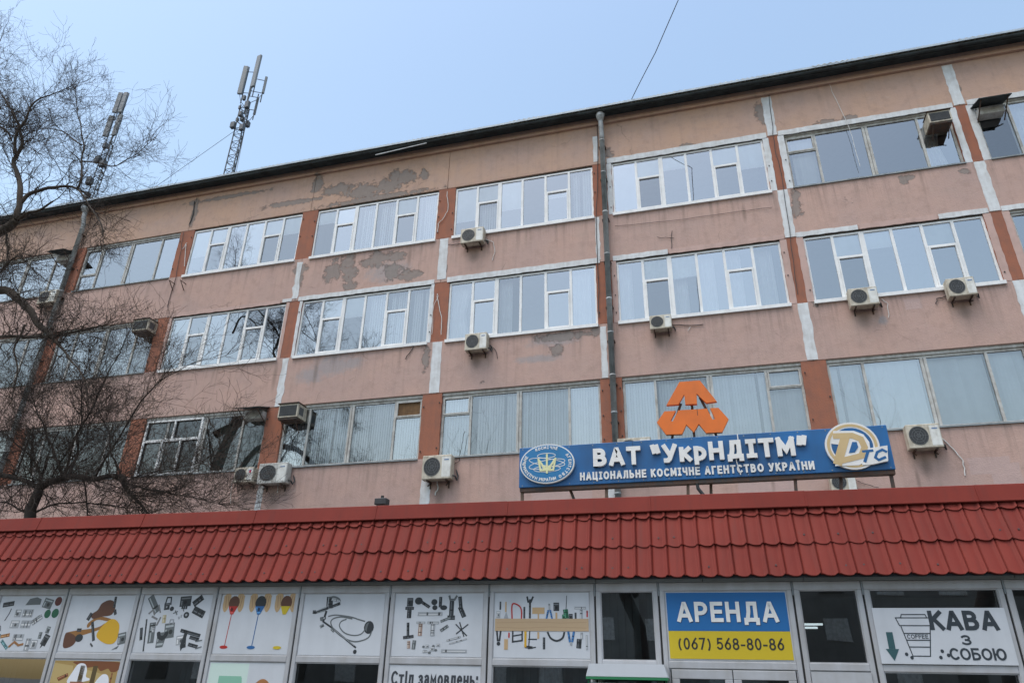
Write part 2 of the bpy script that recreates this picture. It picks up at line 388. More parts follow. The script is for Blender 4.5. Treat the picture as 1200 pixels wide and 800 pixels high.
def text_width(s, h, wt, gap):
    W = 0
    for ch in s:
        W += (.36 if ch == ' ' else G[ch][0]) * (h-wt) + gap
    return W - gap
def stroke(mb, pts, wt, y0, y1, closed=False):
    n = len(pts); L = []; Rr = []
    for i in range(n):
        a = Vector(pts[i])
        p = Vector(pts[i-1]) if i else (Vector(pts[-2]) if closed else None)
        q = Vector(pts[i+1]) if i < n-1 else (Vector(pts[1]) if closed else None)
        d1 = (a-p).normalized() if p is not None and (a-p).length > 1e-9 else None
        d2 = (q-a).normalized() if q is not None and (q-a).length > 1e-9 else None
        if d1 is None: d1 = d2
        if d2 is None: d2 = d1
        t = (d1+d2); t = t.normalized() if t.length > 1e-6 else d1
        nn = Vector((-t.y, t.x)); c = max(.45, nn.dot(Vector((-d1.y, d1.x))))
        off = wt/2/c
        if i == 0 and not closed: a = a-d1*wt*.5
        if i == n-1 and not closed: a = a+d2*wt*.5
        L.append(a+nn*off); Rr.append(a-nn*off)
    k = len(mb.v)
    for i in range(n):
        for q in (L[i], Rr[i]): mb.v += [(q.x, y0, q.y), (q.x, y1, q.y)]
    for i in range(n-1):
        a, b = k+4*i, k+4*(i+1)
        mb.f += [(a+2, b+2, b, a), (a, b, b+1, a+1), (a+3, b+3, b+2, a+2)]
    if not closed:
        mb.f += [(k, k+1, k+3, k+2), (k+4*(n-1)+2, k+4*(n-1)+3, k+4*(n-1)+1, k+4*(n-1))]
def glyph(mb, ch, x, z, h, wt, y0, y1, sx=1.0, shear=0):
    s = h-wt
    for i, st in enumerate(G[ch][1]):
        pts = [(x+wt/2+(p[0]*sx+p[1]*shear)*s, z+wt/2+p[1]*s) for p in st]
        cl = len(pts) > 8 and (Vector(pts[0])-Vector(pts[-1])).length < 1e-4
        stroke(mb, pts, wt, y0-.0006*i, y1, cl)
    return x+wt+G[ch][0]*sx*s
def text(s, x0, x1, z, h, wt, y0, y1, gapf=.12, zslope=0):
    """meshes of each character, fitted between x0 and x1; returns list of (char, MB)"""
    gap = h*gapf; nat = sum((.30*h if c == ' ' else wt+G[c][0]*(h-wt)) for c in s)+gap*(len(s)-1)
    k = (x1-x0)/nat; x = x0; out = []
    for c in s:
        if c == ' ': x += (.30*h+gap)*k; continue
        mb = MB(); wch = (wt+G[c][0]*(h-wt))*k
        sx = (wch-wt)/(G[c][0]*(h-wt)) if G[c][0] > 0 else 1
        glyph(mb, c, x, z+zslope*(x-x0), h, wt, y0, y1, sx)
        out.append((c, mb)); x += wch+gap*k
    return out
def text_mesh(*a, **kw):
    m = MB()
    for _, q in text(*a, **kw):
        i = len(m.v); m.v += q.v; m.f += [tuple(i+j for j in f) for f in q.f]
    return m

# ------------------------------------------------------------------ ground
g = MB(); g.quad((-400,-400,0),(400,-400,0),(400,400,0),(-400,400,0))
tag(g.build('ground', M['asphalt']), kind='structure')
pv = MB(); pv.box(-60, 45, -13.6, -7.5, 0, .13)
tag(pv.build('pavement', painted('pavement_slabs', (.24, .23, .22), .9, .3, 1.5)), kind='structure')

# ------------------------------------------------------------------ office building
B = empty('office_building', (-12, 0, 0), label='four storey pink plaster office block with red brick piers and peeling white bands', cat='building')
BO = (-12, 0, 0)
def bp(mb, name, mat, parent=None, **kw): return mb.build(name, M[mat] if isinstance(mat, str) else mat, parent or B, origin=BO, **kw)
# levels: head and sill of the three visible storeys
H4, S4, H3, S3, H2, S2, TOP = 19.07, 16.75, 14.83, 12.43, 10.48, 8.21, 21.1
PX = [-47.5, -41.6, -35.6, -29.75, -24.0, -18.05, -12.05, -6.0, 0.0, 5.83, 11.7, 17.6]
HW = .35
for i in range(len(PX)-1):
    a, b = PX[i]+.006, PX[i+1]-.006
    for (z0, z1, mt) in ((.0, S2, 'plaster'), (H2, S3, 'plaster'), (H3, S4, 'plaster'), (H4, TOP, 'plaster_top')):
        m = MB(); m.box(a, b, 0, .36, z0, z1); bp(m, 'spandrel_panel', mt, bevel=.012)
for x in PX:
    for (z0, z1) in ((S2, H2), (S3, H3), (S4, H4)):
        m = MB(); hw = HW
        m.prism(rough_poly(x-hw, x+hw, z0+.004, z1-.004, .012), .012, .34); p = bp(m, 'brick_pier', 'pier')
        q = MB()
        for sx in (-1, 1):
            for k in range(3):
                if random.random() < .45: continue
                z = z0+.35+k*.75+random.uniform(-.1, .1); xx = x+sx*(hw-.07)
                q.obox((xx, -.012, z), (.015, 0, 0), (0, .018, 0), (0, 0, .02))
        if not q.v: continue
        bp(q, 'bolt_head', 'dark', p)['kind'] = 'stuff'
back = MB()
back.box(PX[0], PX[-1], 8.0, 8.3, 0, TOP); back.box(PX[0]-.35, PX[0]-.006, 0.37, 8.3, 0, TOP); back.box(PX[-1]+.006, PX[-1]+.35, .37, 8.3, 0, TOP)
for z in (S2-.9, S3-.9, S4-.9, TOP-.3): back.box(PX[0], PX[-1], .37, 8.0, z-.25, z)
bp(back, 'inner_wall', 'room')
# cornice moulding, eave soffit, corrugated sheets
m = MB()
for i in range(len(PX)-1): m.box(PX[i]+.004, PX[i+1]-.004, -.10, .30, TOP-.20, TOP+.10)
bp(m, 'cornice', 'plaster_top')
m = MB(); m.box(PX[0]-.4, PX[-1]+.4, -.42, .6, TOP+.104, TOP+.17); m.box(PX[0]-.4, PX[-1]+.4, -.46, -.424, TOP-.02, TOP+.16)
bp(m, 'eave_board', 'gutter')
g_ = MB()
prev = None
ps = [(-.47+.075*math.cos(t), TOP+.07+.075*math.sin(t)) for t in [math.pi+math.pi*i/6 for i in range(7)]]
for i in range(6):
    y0, z0 = ps[i]; y1, z1 = ps[i+1]
    g_.quad((PX[0]-.4, y0-.03, z0), (PX[-1]+.4, y0-.03, z0), (PX[-1]+.4, y1-.03, z1), (PX[0]-.4, y1-.03, z1))
bp(g_, 'roof_gutter', 'gutter')
def sheet_mesh():
    m = MB(); n = 36; W = 1.16
    def row(y, z, t): return [(W*i/n-.01, y, z+.028*math.cos(2*math.pi*i/n*6)-t) for i in range(n+1)]
    A, Bt, C = row(-.60, .20, 0), row(-.60, .20, .034), row(3.5, 1.5, 0)
    k = len(m.v); m.v += A+Bt+C
    for i in range(n):
        m.f.append((k+i, k+i+1, k+2*(n+1)+i+1, k+2*(n+1)+i)); m.f.append((k+n+1+i, k+n+2+i, k+i+1, k+i))
    Dn = row(-.2, .33, .02); k2 = len(m.v); m.v += Dn
    for i in range(n): m.f.append((k+n+2+i, k+n+1+i, k2+i, k2+i+1))
    me = bpy.data.meshes.new('roof_sheet'); me.from_pydata(m.v, [], m.f); me.materials.append(M['sheet']); me.update(); return me
sm = sheet_mesh(); x = PX[0]-.4
while x < PX[-1]+.3:
    o = bpy.data.objects.new('roof_sheet', sm); COL.objects.link(o); o.parent = B
    o.location = (x+12, random.uniform(-.03, .03), TOP+.012+random.uniform(-.006, .012)); o.rotation_euler.y = random.uniform(-.004, .004); x += 1.10
de = MB(); de.box(PX[0]-.4, PX[-1]+.4, -.618, -.604, TOP+.125, TOP+.205); bp(de, 'lit_rim_strip', painted('pale_lit_rim', (.42, .49, .56), .4, .3, 3))  # added strip, its pale blue paints in the lit rim of the sheet edges
rf = MB(); rf.box(PX[0]-.4, PX[-1]+.4, 3.4, 8.4, TOP+1.35, TOP+1.5); bp(rf, 'roof_deck', 'gutter')
for (pa, pb) in (((440, 181), (500, 167)),):   # loose pale fascia strips
    a = at(*pa, -.56); b = at(*pb, -.56); m = MB(); m.obox((a+b)/2-Vector((0, 0, .03)), (b-a)/2, (0, .012, 0), (0, 0, .018)); bp(m, 'fascia_strip', 'galv')

# painted bands on the facade
def band(x0, x1, z0, z1, mat='band', jit=.012, y=-.009):
    m = MB(); m.prism(rough_poly(x0, x1, z0, z1, jit), y, .02); return bp(m, 'painted_band', mat)
xA, xB, xC, xD, xE, xF = 0.0, 5.83, -6.0, -12.05, -18.05, -24.0
for (x, w_, z0, z1, j) in ((xA,.16,H4+.02,20.85,.02),(xA,.16,H3+.02,S4-.02,.02),(xA,.15,H2+.02,S3-.02,.02),(xB,.16,H4+.02,20.85,.02),(xB,.15,H3+.02,S4-.02,.02),(xB,.17,H2+.3,S3-.02,.02),
        (xC-.24,.07,H3+.1,S4-.05,.02),(xC-.18,.10,H2+.02,S3-.1,.02),(xC-.2,.09,19.2,20.4,.03),(xC-.1,.12,5,7.3,.02),
        (xD+.02,.17,H3+.12,S4-.02,.012),(xD+.05,.18,H2+.02,S3-.02,.015),(xD+.0,.16,5,S2-.02,.02),
        (xE-.05,.13,H3+.1,S4-.15,.05),(xE+.05,.13,H2+.02,S3-.05,.03),(xE-.05,.11,5,S2-.05,.02)):
    band(x-w_, x+w_, z0, z1, 'band', j)
for (x0, x1, z0, z1, mt) in ((-5.8,-.2,H4-.05,H4+.17,'band'),(.18,5.62,H4-.05,H4+.15,'band'),(6.05,11.5,H4-.05,H4+.15,'band'),
        (-17.9,-12.3,H3-.03,H3+.15,'band'),(-11.8,-6.2,H3-.04,H3+.17,'band'),(-5.75,-3.9,H3-.03,H3+.16,'band'),(-3.85,-.2,H3-.03,H3+.15,'pinkband'),
        (.17,2.0,H3-.02,H3+.15,'band'),(2.05,4.25,H3-.02,H3+.16,'pinkband'),(4.3,5.65,H3-.02,H3+.15,'band'),(6.0,11.5,H3-.02,H3+.15,'band'),(-18.6,-18.2,H3+.0,H3+.14,'band'),
        (-23.7,-18.7,H3-.03,H3+.12,'pinkband')):
    band(x0, x1, z0, z1, mt, .014, -.014)
for (x, s, z0, z1, mt, w_) in ((xA,-1,S4,H4-.06,'band',.2),(xA,1,S4,H4-.06,'band',.2),(xB,-1,S4,H4-.06,'band',.2),(xB,1,S4,H4-.06,'band',.2),(xC,1,S4,H4-.06,'band',.17),(xC,1,S3,H3-.04,'pinkband',.17),
        (xA,-1,S3,H3-.04,'pinkband',.2),(xA,1,S3,H3-.04,'pinkband',.2),(xB,-1,S3,H3-.04,'pinkband',.2),(xB,1,S3,H3-.04,'pinkband',.2),(xD,-1,S3,H3-.04,'band',.12),(xE,1,S3,H3-.04,'band',.12),(xE,-1,S3,H3-.04,'pinkband',.13),(xF,1,S3,H3-.04,'pinkband',.12)):
    e = x+s*HW
    band(min(e, e-s*w_), max(e, e-s*w_), z0, z1, mt, .012, -.004)

# windows
def blind_mesh(x0, x1, z0, z1, y, d=.085):
    m = MB(); n = max(2, int((x1-x0)/d)); k = 0
    for i in range(n):
        a = x0+(x1-x0)*i/n; b = x0+(x1-x0)*(i+1)/n; t = random.uniform(.006, .02)*(2.6 if random.random() < .12 else 1)
        if random.random() < .025: continue
        m.quad((a, y+t, z0), (b-.004, y-t, z0), (b-.004, y-t, z1), (a, y+t, z1))
    return m
def drape_mesh(x0, x1, z0, z1, y, gather=0):
    m = MB(); n = max(8, int((x1-x0)/.03)); k = len(m.v); ph = random.uniform(0, 6)
    for j in range(3):
        for i in range(n+1):
            t = i/n; g2 = 1-gather*(1-abs(j-1))*.45
            m.v.append((x0+(x1-x0)*t*g2, y+.035*math.sin(t*(x1-x0)*42+ph)+.015*math.sin(t*17+ph), z0+(z1-z0)*(1-j/2)))
    for j in range(2):
        for i in range(n): m.f.append((k+j*(n+1)+i, k+(j+1)*(n+1)+i, k+(j+1)*(n+1)+i+1, k+j*(n+1)+i+1))
    return m
def pane(m_par, x0, x1, z0, z1, y, mat):
    m = MB(); t = [random.uniform(-.002, .002) for _ in range(3)]
    m.quad((x0, y+t[0], z0), (x1, y+t[1], z0), (x1, y+t[1]+t[2], z1), (x0, y+t[0]+t[2], z1)); return bp(m, 'pane', mat, m_par)

def window(x0, x1, z0, z1, kind, fill, vents=None, sill=True, thick=(2,), gm=None):
    """kind pvc / old; fill: one code per light, b blind, r<frac> roller, c drape, w board, f foil, - empty, d dark"""
    pvc = kind == 'pvc'
    fr = [i/6 for i in range(7)] if pvc else [0, .19, .5, .81, 1]
    if not pvc: thick = (2,)
    vents = vents if vents is not None else ({1: .64, 4: .64} if pvc else {})
    xs = [x0+(x1-x0)*q for q in fr]; mat = 'pvc' if pvc else 'oldframe'; gm = gm or ('glass' if pvc else 'oldglass')
    yf, yb = (.055, .125) if pvc else (.10, .17)
    ow = .065 if pvc else .075
    zt = z1-(.07 if pvc else .10)
    f = MB()
    f.box(x0, x1, yf, yb, zt-ow, zt); f.box(x0, x1, yf, yb, z0, z0+ow); f.box(x0, x0+ow, yf, yb, z0+ow, zt-ow); f.box(x1-ow, x1, yf, yb, z0+ow, zt-ow)
    for i in range(1, len(xs)-1):
        t = (.075 if pvc else .085) if i in thick else (.042 if pvc else .035)
        if not pvc and i in thick:
            f.box(xs[i]-t, xs[i]-.012, yf, yb, z0+ow, zt-ow); f.box(xs[i]+.012, xs[i]+t, yf, yb, z0+ow, zt-ow); f.box(xs[i]-.012, xs[i]+.012, yf+.03, yb, z0+ow, zt-ow)
        else: f.box(xs[i]-t, xs[i]+t, yf, yb, z0+ow, zt-ow)
    wn = bp(f, 'window', mat)
    hd = MB(); hd.box(x0, x1, .06, .30, zt+.003, z1+.0); bp(hd, 'head_packing', 'darkframe' if pvc else 'oldframe', wn)
    if sill:
        s = MB(); 
        if pvc: s.box(x0-.02, x1+.02, -.07, .05, z0-.10, z0+.012)
        else: s.box(x0, x1, -.05, .095, z0-.035, z0+.01)
        bp(s, 'sill', 'pvc' if pvc else 'galvdark', wn)
    rm = MB()
    rx = .004; Y1 = 2.6
    rm.quad((x0, Y1, z0-.2), (x1, Y1, z0-.2), (x1, Y1, z1), (x0, Y1, z1)); rm.quad((x0, .37, z0-.2), (x0, Y1, z0-.2), (x0, Y1, z1), (x0, .37, z1))
    rm.quad((x1, Y1, z0-.2), (x1, .37, z0-.2), (x1, .37, z1), (x1, Y1, z1)); rm.quad((x0, .37, z0-.2), (x1, .37, z0-.2), (x1, Y1, z0-.2), (x0, Y1, z0-.2))
    rm.quad((x0, Y1, z1), (x1, Y1, z1), (x1, .37, z1), (x0, .37, z1)); bp(rm, 'room_lining', 'room', wn)
    yg = .09 if pvc else .14
    for i in range(len(xs)-1):
        a, b = xs[i]+.03, xs[i+1]-.03; za, zb = z0+ow-.01, zt-ow+.01
        if i in vents:
            zv = za+(zb-za)*vents[i]; s = MB(); aa, bb = xs[i]+.045, xs[i+1]-.045; st = .045
            lo, hi = (za+.012, zv-.012) if pvc else (zv+.012, zb-.012)
            s.box(aa-.02, bb+.02, yf-.002, yb-.003, zv-.03, zv+.03)
            y2, y3 = yf-.018, yb-.01
            s.box(aa, bb, y2, y3, lo, lo+st); s.box(aa, bb, y2, y3, hi-st, hi); s.box(aa, aa+st, y2, y3, lo+st, hi-st); s.box(bb-st, bb, y2, y3, lo+st, hi-st)
            bp(s, 'sash', mat, wn)
            vm = fill[i][1:] if fill[i].startswith('v') else ''
            pane(wn, a, b, za, zv, yg, gm); p2 = pane(wn, a, b, zv, zb, yg, 'board' if 'B' in fill[i] else gm)
            if 'F' in fill[i]: q = MB(); q.quad((a, yg+.04, zv), (b, yg+.04, zv), (b, yg+.04, zb), (a, yg+.04, zb)); bp(q, 'foil_sheet', 'foil', wn)
            if 'W' in fill[i]: q = MB(); q.quad((a, yg+.05, zv), (b, yg+.05, zv), (b, yg+.05, zb), (a, yg+.05, zb)); bp(q, 'roller_blind', 'blind', wn)
        else: pane(wn, a, b, za, zb, yg, gm)
        c = fill[i][0]; yy = .30
        if 'b' in fill[i]: bp(blind_mesh(xs[i]+random.uniform(0, .12), xs[i+1]-random.uniform(0, .12), z0+random.uniform(0, .14), z1-.02, yy), 'blind', random.choice(('blind', 'blind', 'curtain')), wn)
        if 'c' in fill[i]: bp(drape_mesh(xs[i]+.02, xs[i]+(xs[i+1]-xs[i])*random.uniform(.5, .95), z0, z1-.02, yy+.1, random.choice((0, .6))), 'curtain', 'curtain', wn)
        if 'r' in fill[i]:
            fracr = int(fill[i][fill[i].index('r')+1])/10; q = MB(); zz = z1-(z1-z0)*fracr
            q.box(xs[i]+.02, xs[i+1]-.02, yg+.05, yg+.055, zz, z1); bp(q, 'roller_blind', 'blind', wn)
        if 'w' in fill[i]: q = MB(); q.box(a, b, yg+.02, yg+.03, za, zb); bp(q, 'white_board', 'white', wn)
        if 'f' in fill[i]: q = MB(); q.quad((a, yg+.04, zb-.85), (b, yg+.04, zb-.8), (b, yg+.04, zb), (a, yg+.04, zb)); bp(q, 'foil_sheet', 'foil', wn)
    return wn

def bay(i, l=HW, r=HW): return PX[i]+l, PX[i+1]-r
# storey 4 (index of left pier)
window(*bay(0), S4, H4, 'old', '----'); window(*bay(1), S4, H4, 'old', '----')
window(*bay(2), S4, H4, 'old', '-b-b', gm='glass'); window(*bay(3), S4, H4, 'old', ['-', '-', '-', '-'], {0: .36}, gm='glass')
window(*bay(4), S4, H4, 'pvc', ['r6', 'W', '-', 'r9', 'W', 'r4'])
window(*bay(5), S4, H4, 'pvc', ['r3', 'W', 'b', 'b', 'W', 'b'])
window(*bay(6), S4, H4, 'pvc', ['r7', 'Wb', 'r6', '-', 'Wr5', 'b'])
window(*bay(7), S4, H4, 'pvc', ['w', 'W', 'r3', '-', 'W', 'r5'])
window(*bay(8), S4, H4, 'old', ['b', '-', '-', 'c'], {0: .70}); window(*bay(9), S4, H4, 'old', ['-', 'c', '-', 'b'])
window(*bay(10), S4, H4, 'old', '-b--')
# storey 3
window(*bay(0), S3, H3, 'old', '----'); window(*bay(1), S3, H3, 'old', '----')
window(*bay(2), S3, H3, 'old', '-b--'); window(*bay(3), S3, H3, 'old', '--bb')
window(*bay(4), S3, H3, 'pvc', ['r3', '-', '-', '-', '-', '-'])
window(*bay(5), S3, H3, 'pvc', ['-', 'W', 'r4', 'b', 'b', 'b'])
window(*bay(6), S3, H3, 'pvc', ['c', '-', 'c', '-', '-', 'c'])
window(*bay(7), S3, H3, 'pvc', ['c', 'F', 'fc', 'c', 'c', 'c'])
window(*bay(8), S3, H3, 'pvc', ['-', 'W', 'r3', '-', 'W', '-']); window(*bay(9), S3, H3, 'old', '----'); window(*bay(10), S3, H3, 'pvc', ['-', '-', 'r3', '-', '-', 'c'])
# storey 2
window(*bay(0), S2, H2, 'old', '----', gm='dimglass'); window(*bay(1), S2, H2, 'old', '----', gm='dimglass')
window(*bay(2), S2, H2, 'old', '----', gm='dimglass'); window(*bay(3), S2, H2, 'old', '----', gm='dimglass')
window(*bay(5), S2, H2, 'old', ['-b', 'b', 'b', 'Bb'], {3: .72}); window(*bay(6), S2, H2, 'old', 'bbbb', {0: .70})
window(*bay(7), S2, H2, 'old', ['b', 'b', 'b', 'b'], {3: .72}); window(*bay(8), S2, H2, 'old', 'bbbb'); window(*bay(9), S2, H2, 'old', 'bbbb'); window(*bay(10), S2, H2, 'old', 'b-bb')
# bay 4 of storey 2: left half has a small-paned white frame, right half old
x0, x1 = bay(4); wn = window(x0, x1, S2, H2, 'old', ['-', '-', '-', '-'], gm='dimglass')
f = MB(); xm = x0+(x1-x0)*.485; zb_, zt_ = S2+.04, H2-.12; zm = zb_+(zt_-zb_)*.62
f.box(x0+.05, xm, .05, .098, zb_, zb_+.07); f.box(x0+.05, xm, .05, .098, zt_-.07, zt_); f.box(x0+.05, x0+.12, .05, .098, zb_+.07, zt_-.07); f.box(xm-.07, xm, .05, .098, zb_+.07, zt_-.07)
f.box(x0+.12, xm-.07, .055, .098, zm-.05, zm+.05); xx = x0+(xm-x0)*.52; f.box(xx-.03, xx+.03, .053, .097, zm+.05, zt_-.07)
for q in (.36, .68): xx = x0+(xm-x0)*q; f.box(xx-.04, xx+.04, .052, .097, zb_+.07, zm-.05)
bp(f, 'white_frame', 'pvc', wn)
q = drape_mesh(xm+.3, x1-.3, S2, H2-.05, .7); bp(q, 'curtain', 'curtain', wn)

# downpipes (parts of the building)
def downpipe(x, ztop, r, mats, zend=4.2):
    hp = MB(); hp.tube([(x, -.36, ztop+.22), (x, -.36, ztop+.05), (x, -.30, ztop-.12)], [r*1.75, r*1.7, r*.95], 14)
    h = bp(hp, 'rain_hopper', 'galv', smooth=False)
    e = MB(); e.tube([(x, -.30, ztop-.12), (x, -.29, ztop-.35), (x, -.17, ztop-.75), (x, -.17, ztop-.95)], r*.95, 12); bp(e, 'pipe_elbow', 'galv', smooth=True)
    z = ztop-.93; k = 0
    while z > zend:
        L = random.choice((1.25, 1.5, 1.5, 1.75)); s = MB(); z2 = max(zend, z-L)
        s.tube([(x, -.17, z), (x, -.17, z-.05), (x, -.17, z-.052), (x, -.17, z2)], [r*1.08, r*1.08, r, r*.98], 14)
        bp(s, 'pipe_length', mats[k % len(mats)], smooth=True)
        c = MB(); c.box(x-r*1.3, x+r*1.3, -.2, -.0, z-.34, z-.31); bp(c, 'pipe_bracket', 'iron'); z = z2; k += 1
downpipe(-5.92, 20.95, .095, ['galv', 'galvdark', 'galv', 'galvdark'])
downpipe(-29.8, 20.95, .105, ['galv', 'galvdark', 'galv', 'galvdark'])

# loose wires stapled to the wall
def wall_wire(pts, r=.012, mat='hose', Y=-.03):
    m = MB(); P = [at(x, y, Y) for x, y in pts]; S = []
    for i in range(len(P)-1):
        for t in range(4): S.append(P[i].lerp(P[i+1], t/4)+Vector((random.uniform(-.02, .02), 0, random.uniform(-.02, .02))))
    S.append(P[-1]); m.tube(S, r, 5); return bp(m, 'wall_cable', mat)
wall_wire([(524,224),(525,245),(520,256),(514,262),(513,272)]); wall_wire([(512,344),(515,360),(518,376),(517,392)]); wall_wire([(514,346),(508,358),(506,392)], .009)
wall_wire([(219,284),(214,292),(218,286),(216,312)]); wall_wire([(787,380),(795,381),(824,380)], .014, 'dark'); wall_wire([(806,388),(809,383)], .01)
wall_wire([(525,287),(536,286),(543,285)], .012, 'dark'); wall_wire([(787,270),(787,291)], .01, 'dark'); wall_wire([(770,278),(790,279)], .008, 'dark')
wall_wire([(967,85),(972,97),(975,108),(995,150),(1008,195)], .008); wall_wire([(228,236),(227,250),(222,262)], .02, 'dark')
wall_wire([(1105,514),(1117,526),(1128,540),(1131,557)], .014); wall_wire([(512,562),(513,572),(510,580)], .02); wall_wire([(326,568),(325,577)], .015)
wall_wire([(998,560),(1010,566),(1030,571)], .008, 'dark'); wall_wire([(475,420),(482,410),(488,401),(498,404)], .014, 'dark')
wall_wire([(569,280),(578,284),(580,296),(577,305)], .011); wall_wire([(572,404),(580,408),(583,420)], .010, 'dark'); wall_wire([(1033,350),(1040,356),(1041,372)], .010)
wall_wire([(1108,347),(1098,350),(1097,356)], .014, 'dark'); wall_wire([(531,545),(538,540),(541,520),(545,505)], .010, 'dark'); wall_wire([(279,560),(272,563),(270,590)], .009, 'hose'); wall_wire([(700,135),(700,200),(699,260),(701,330),(702,372)], .012, 'dark')
wall_wire([(900,100),(904,140),(908,175),(916,205),(925,270),(935,345)], .010, 'dark'); wall_wire([(720,265),(790,258),(850,250),(905,243)], .007, 'dark'); wall_wire([(215,272),(211,300),(206,325),(196,360)], .011, 'dark')
for x, y in ((205, 333), (218, 333)):      # empty bracket left on the wall
    p = at(x, y, 0); m = MB(); m.tube([(p.x, .02, p.z), (p.x, -.34, p.z), (p.x+.0, -.02, p.z-.32)], .02, 5); bp(m, 'empty_bracket', 'iron')

# ------------------------------------------------------------------ air conditioners
GA = 'outdoor air conditioner units on the facade'
def ac_proto():
    r = empty('air_conditioner'); W, Hh, D = .82, .60, .30
    m = MB(); m.box(-W/2, W/2, -D-.08, -.08, 0, Hh); m.build('housing', M['acwhite'], r, bevel=.015)
    m = MB(); fx, fz = -.13, Hh/2+.01; m.disc(fx, fz, .235, .235, -D-.086, -D-.07, 24); gr = m.build('fan_grille', M['dark'], r)
    m = MB()
    for q in (.23, .17, .11, .05): m.disc(fx, fz, q, q, -D-.094, -D-.085, 20, (q-.012)/q)
    for a in range(6): t = a*math.pi/3; m.obox((fx+.115*math.cos(t), -D-.089, fz+.115*math.sin(t)), (.115*math.cos(t), 0, .115*math.sin(t)), (0, .004, 0), (-.005*math.sin(t), 0, .005*math.cos(t)))
    m.build('guard_ring', M['greyplastic'], gr)
    m = MB(); m.box(W/2-.26, W/2-.02, -D-.084, -D-.078, .05, Hh-.05); m.build('side_panel', M['acwhite'], r)
    m = MB(); m.box(W/2-.20, W/2-.07, -D-.088, -D-.0835, Hh-.14, Hh-.11); m.build('name_plate', ink((.12, .2, .35)), r)
    for s in (-1, 1):
        m = MB(); x = s*.26; m.box(x-.02, x+.02, -D-.04, .0, -.04, -.002); m.obox((x, -.13, -.09), (.013, 0, 0), (0, .11, .05), (0, -.008, .012)); m.box(x-.02, x+.02, -.02, 0, -.17, -.042)
        m.build('wall_bracket', M['iron'], r)
    m = MB(); m.tube([(W/2, -.2, .1), (W/2+.07, -.2, .09), (W/2+.10, -.12, .0), (W/2+.10, -.03, .12), (W/2+.02, .02, .3)], .022, 6); m.build('refrigerant_pipe', M['dark'], r)
    return r
acs = [(-10.8,16.14,.87,.62,'split air conditioner under the top floor window left of the downpipe'),
 (-10.46,11.78,.78,.62,'split air conditioner under the third floor window left of the downpipe'),
 (-4.30,11.86,.68,.48,'small split air conditioner under the curtained third floor window right of the downpipe'),
 (1.64,11.95,.79,.58,'split air conditioner below the left half of the right hand third floor window'),
 (4.23,11.93,.72,.58,'split air conditioner below the right half of the right hand third floor window'),
 (2.35,7.54,.83,.66,'white split air conditioner with long white hose right of the blue sign'),
 (.15,6.48,.64,.50,'small split air conditioner seen under the right end of the blue sign'),
 (-11.57,7.42,.98,.77,'large white split air conditioner on the lower wall left of the blue sign'),
 (-17.5,7.58,1.1,.70,'wide white split air conditioner, the bigger of the two side by side'),
 (-18.62,7.67,.74,.52,'narrow split air conditioner beside the wider unit at left'),
 (-5.35,7.72,.98,.62,'split air conditioner half hidden behind the top edge of the blue sign'),
 (-30.25,16.12,.95,.62,'split air conditioner behind the bare branches under the top left window')]
pr = ac_proto()
for i, (x, z, w_, h_, lab) in enumerate(acs):
    o = pr if i == 0 else copy_tree(pr)
    o.location = (x, 0, z); o.scale = (w_/.82, 1, h_/.60); tag(o, lab, 'air conditioner', GA)
    if i in (0, 1, 3, 4, 8):                # older, yellowed casings
        h_o = [c_ for c_ in o.children if c_.name.startswith('housing')][0]; h_o.material_slots[0].link = 'OBJECT'; h_o.material_slots[0].material = M['accream' if i != 8 else 'acgrey']
    if lab.startswith('narrow'): m = MB(); m.disc(.28, .42, .045, .06, -.3925, -.3885, 14); m.build('round_badge', ink((.45, .01, .06)), o)

GW = 'box air conditioners set in the windows'
def wac_proto():
    r = empty('window_air_conditioner'); W, Hh, D = .72, .46, .48
    m = MB(); m.box(-W/2, W/2, -D, .12, 0, Hh); m.build('housing', M['accream'], r, bevel=.012)
    m = MB(); m.box(-W/2+.05, W/2-.05, -D-.006, -D+.01, .05, Hh-.06); gr = m.build('rear_grille', M['dark'], r)
    m = MB()
    for k in range(9): z = .07+k*.039; m.box(-W/2+.06, W/2-.06, -D-.016, -D-.0065, z, z+.012)
    m.build('louvre', M['greyplastic'], gr)
    m = MB(); m.box(W/2-.001, W/2+.004, -D+.08, -.12, .1, Hh-.1); m.build('side_vent', M['greyplastic'], r)
    m = MB(); m.box(-W/2-.02, W/2+.02, -D-.05, .0, Hh+.002, Hh+.03); m.build('top_cover', M['iron'], r)
    m = MB(); m.box(-W/2+.02, W/2-.02, -D+.03, .05, -.06, -.002)
    for s in (-1, 1): m.tube([(s*.25, -D+.06, -.05), (s*.25, -.02, -.42)], .018, 5)
    m.build('support_frame', M['iron'], r)
    return r
wp = wac_proto()
for i, (x, z, s, lab) in enumerate([(4.98,18.15,.92,'cream box air conditioner with dark cover in the top right old window'),
        (-17.22,9.86,1.08,'cream box air conditioner in the second floor window with vertical blinds'),
        (-24.66,14.1,1.05,'box air conditioner in the left third floor window behind the bare twigs')]):
    o = wp if i == 0 else copy_tree(wp); o.location = (x, 0, z); o.scale = (s, 1, s); tag(o, lab, 'air conditioner', GW)
GH = 'small dark canopies over window corners'
def hood_proto():
    r = empty('window_canopy'); m = MB(); m.obox((0, -.34, .02), (.46, 0, 0), (0, .36, .12), (0, -.006, .014)); m.build('canopy_plate', M['gutter'], r)
    for s in (-1, 1): m = MB(); m.tube([(s*.38, -.62, -.10), (s*.38, .05, -.5)], .02, 5); m.build('strut', M['iron'], r)
    m = MB(); m.box(-.36, .36, -.22, .1, -.34, -.06); m.build('box_end', M['oldframe'], r)
    return r
hp_ = hood_proto()
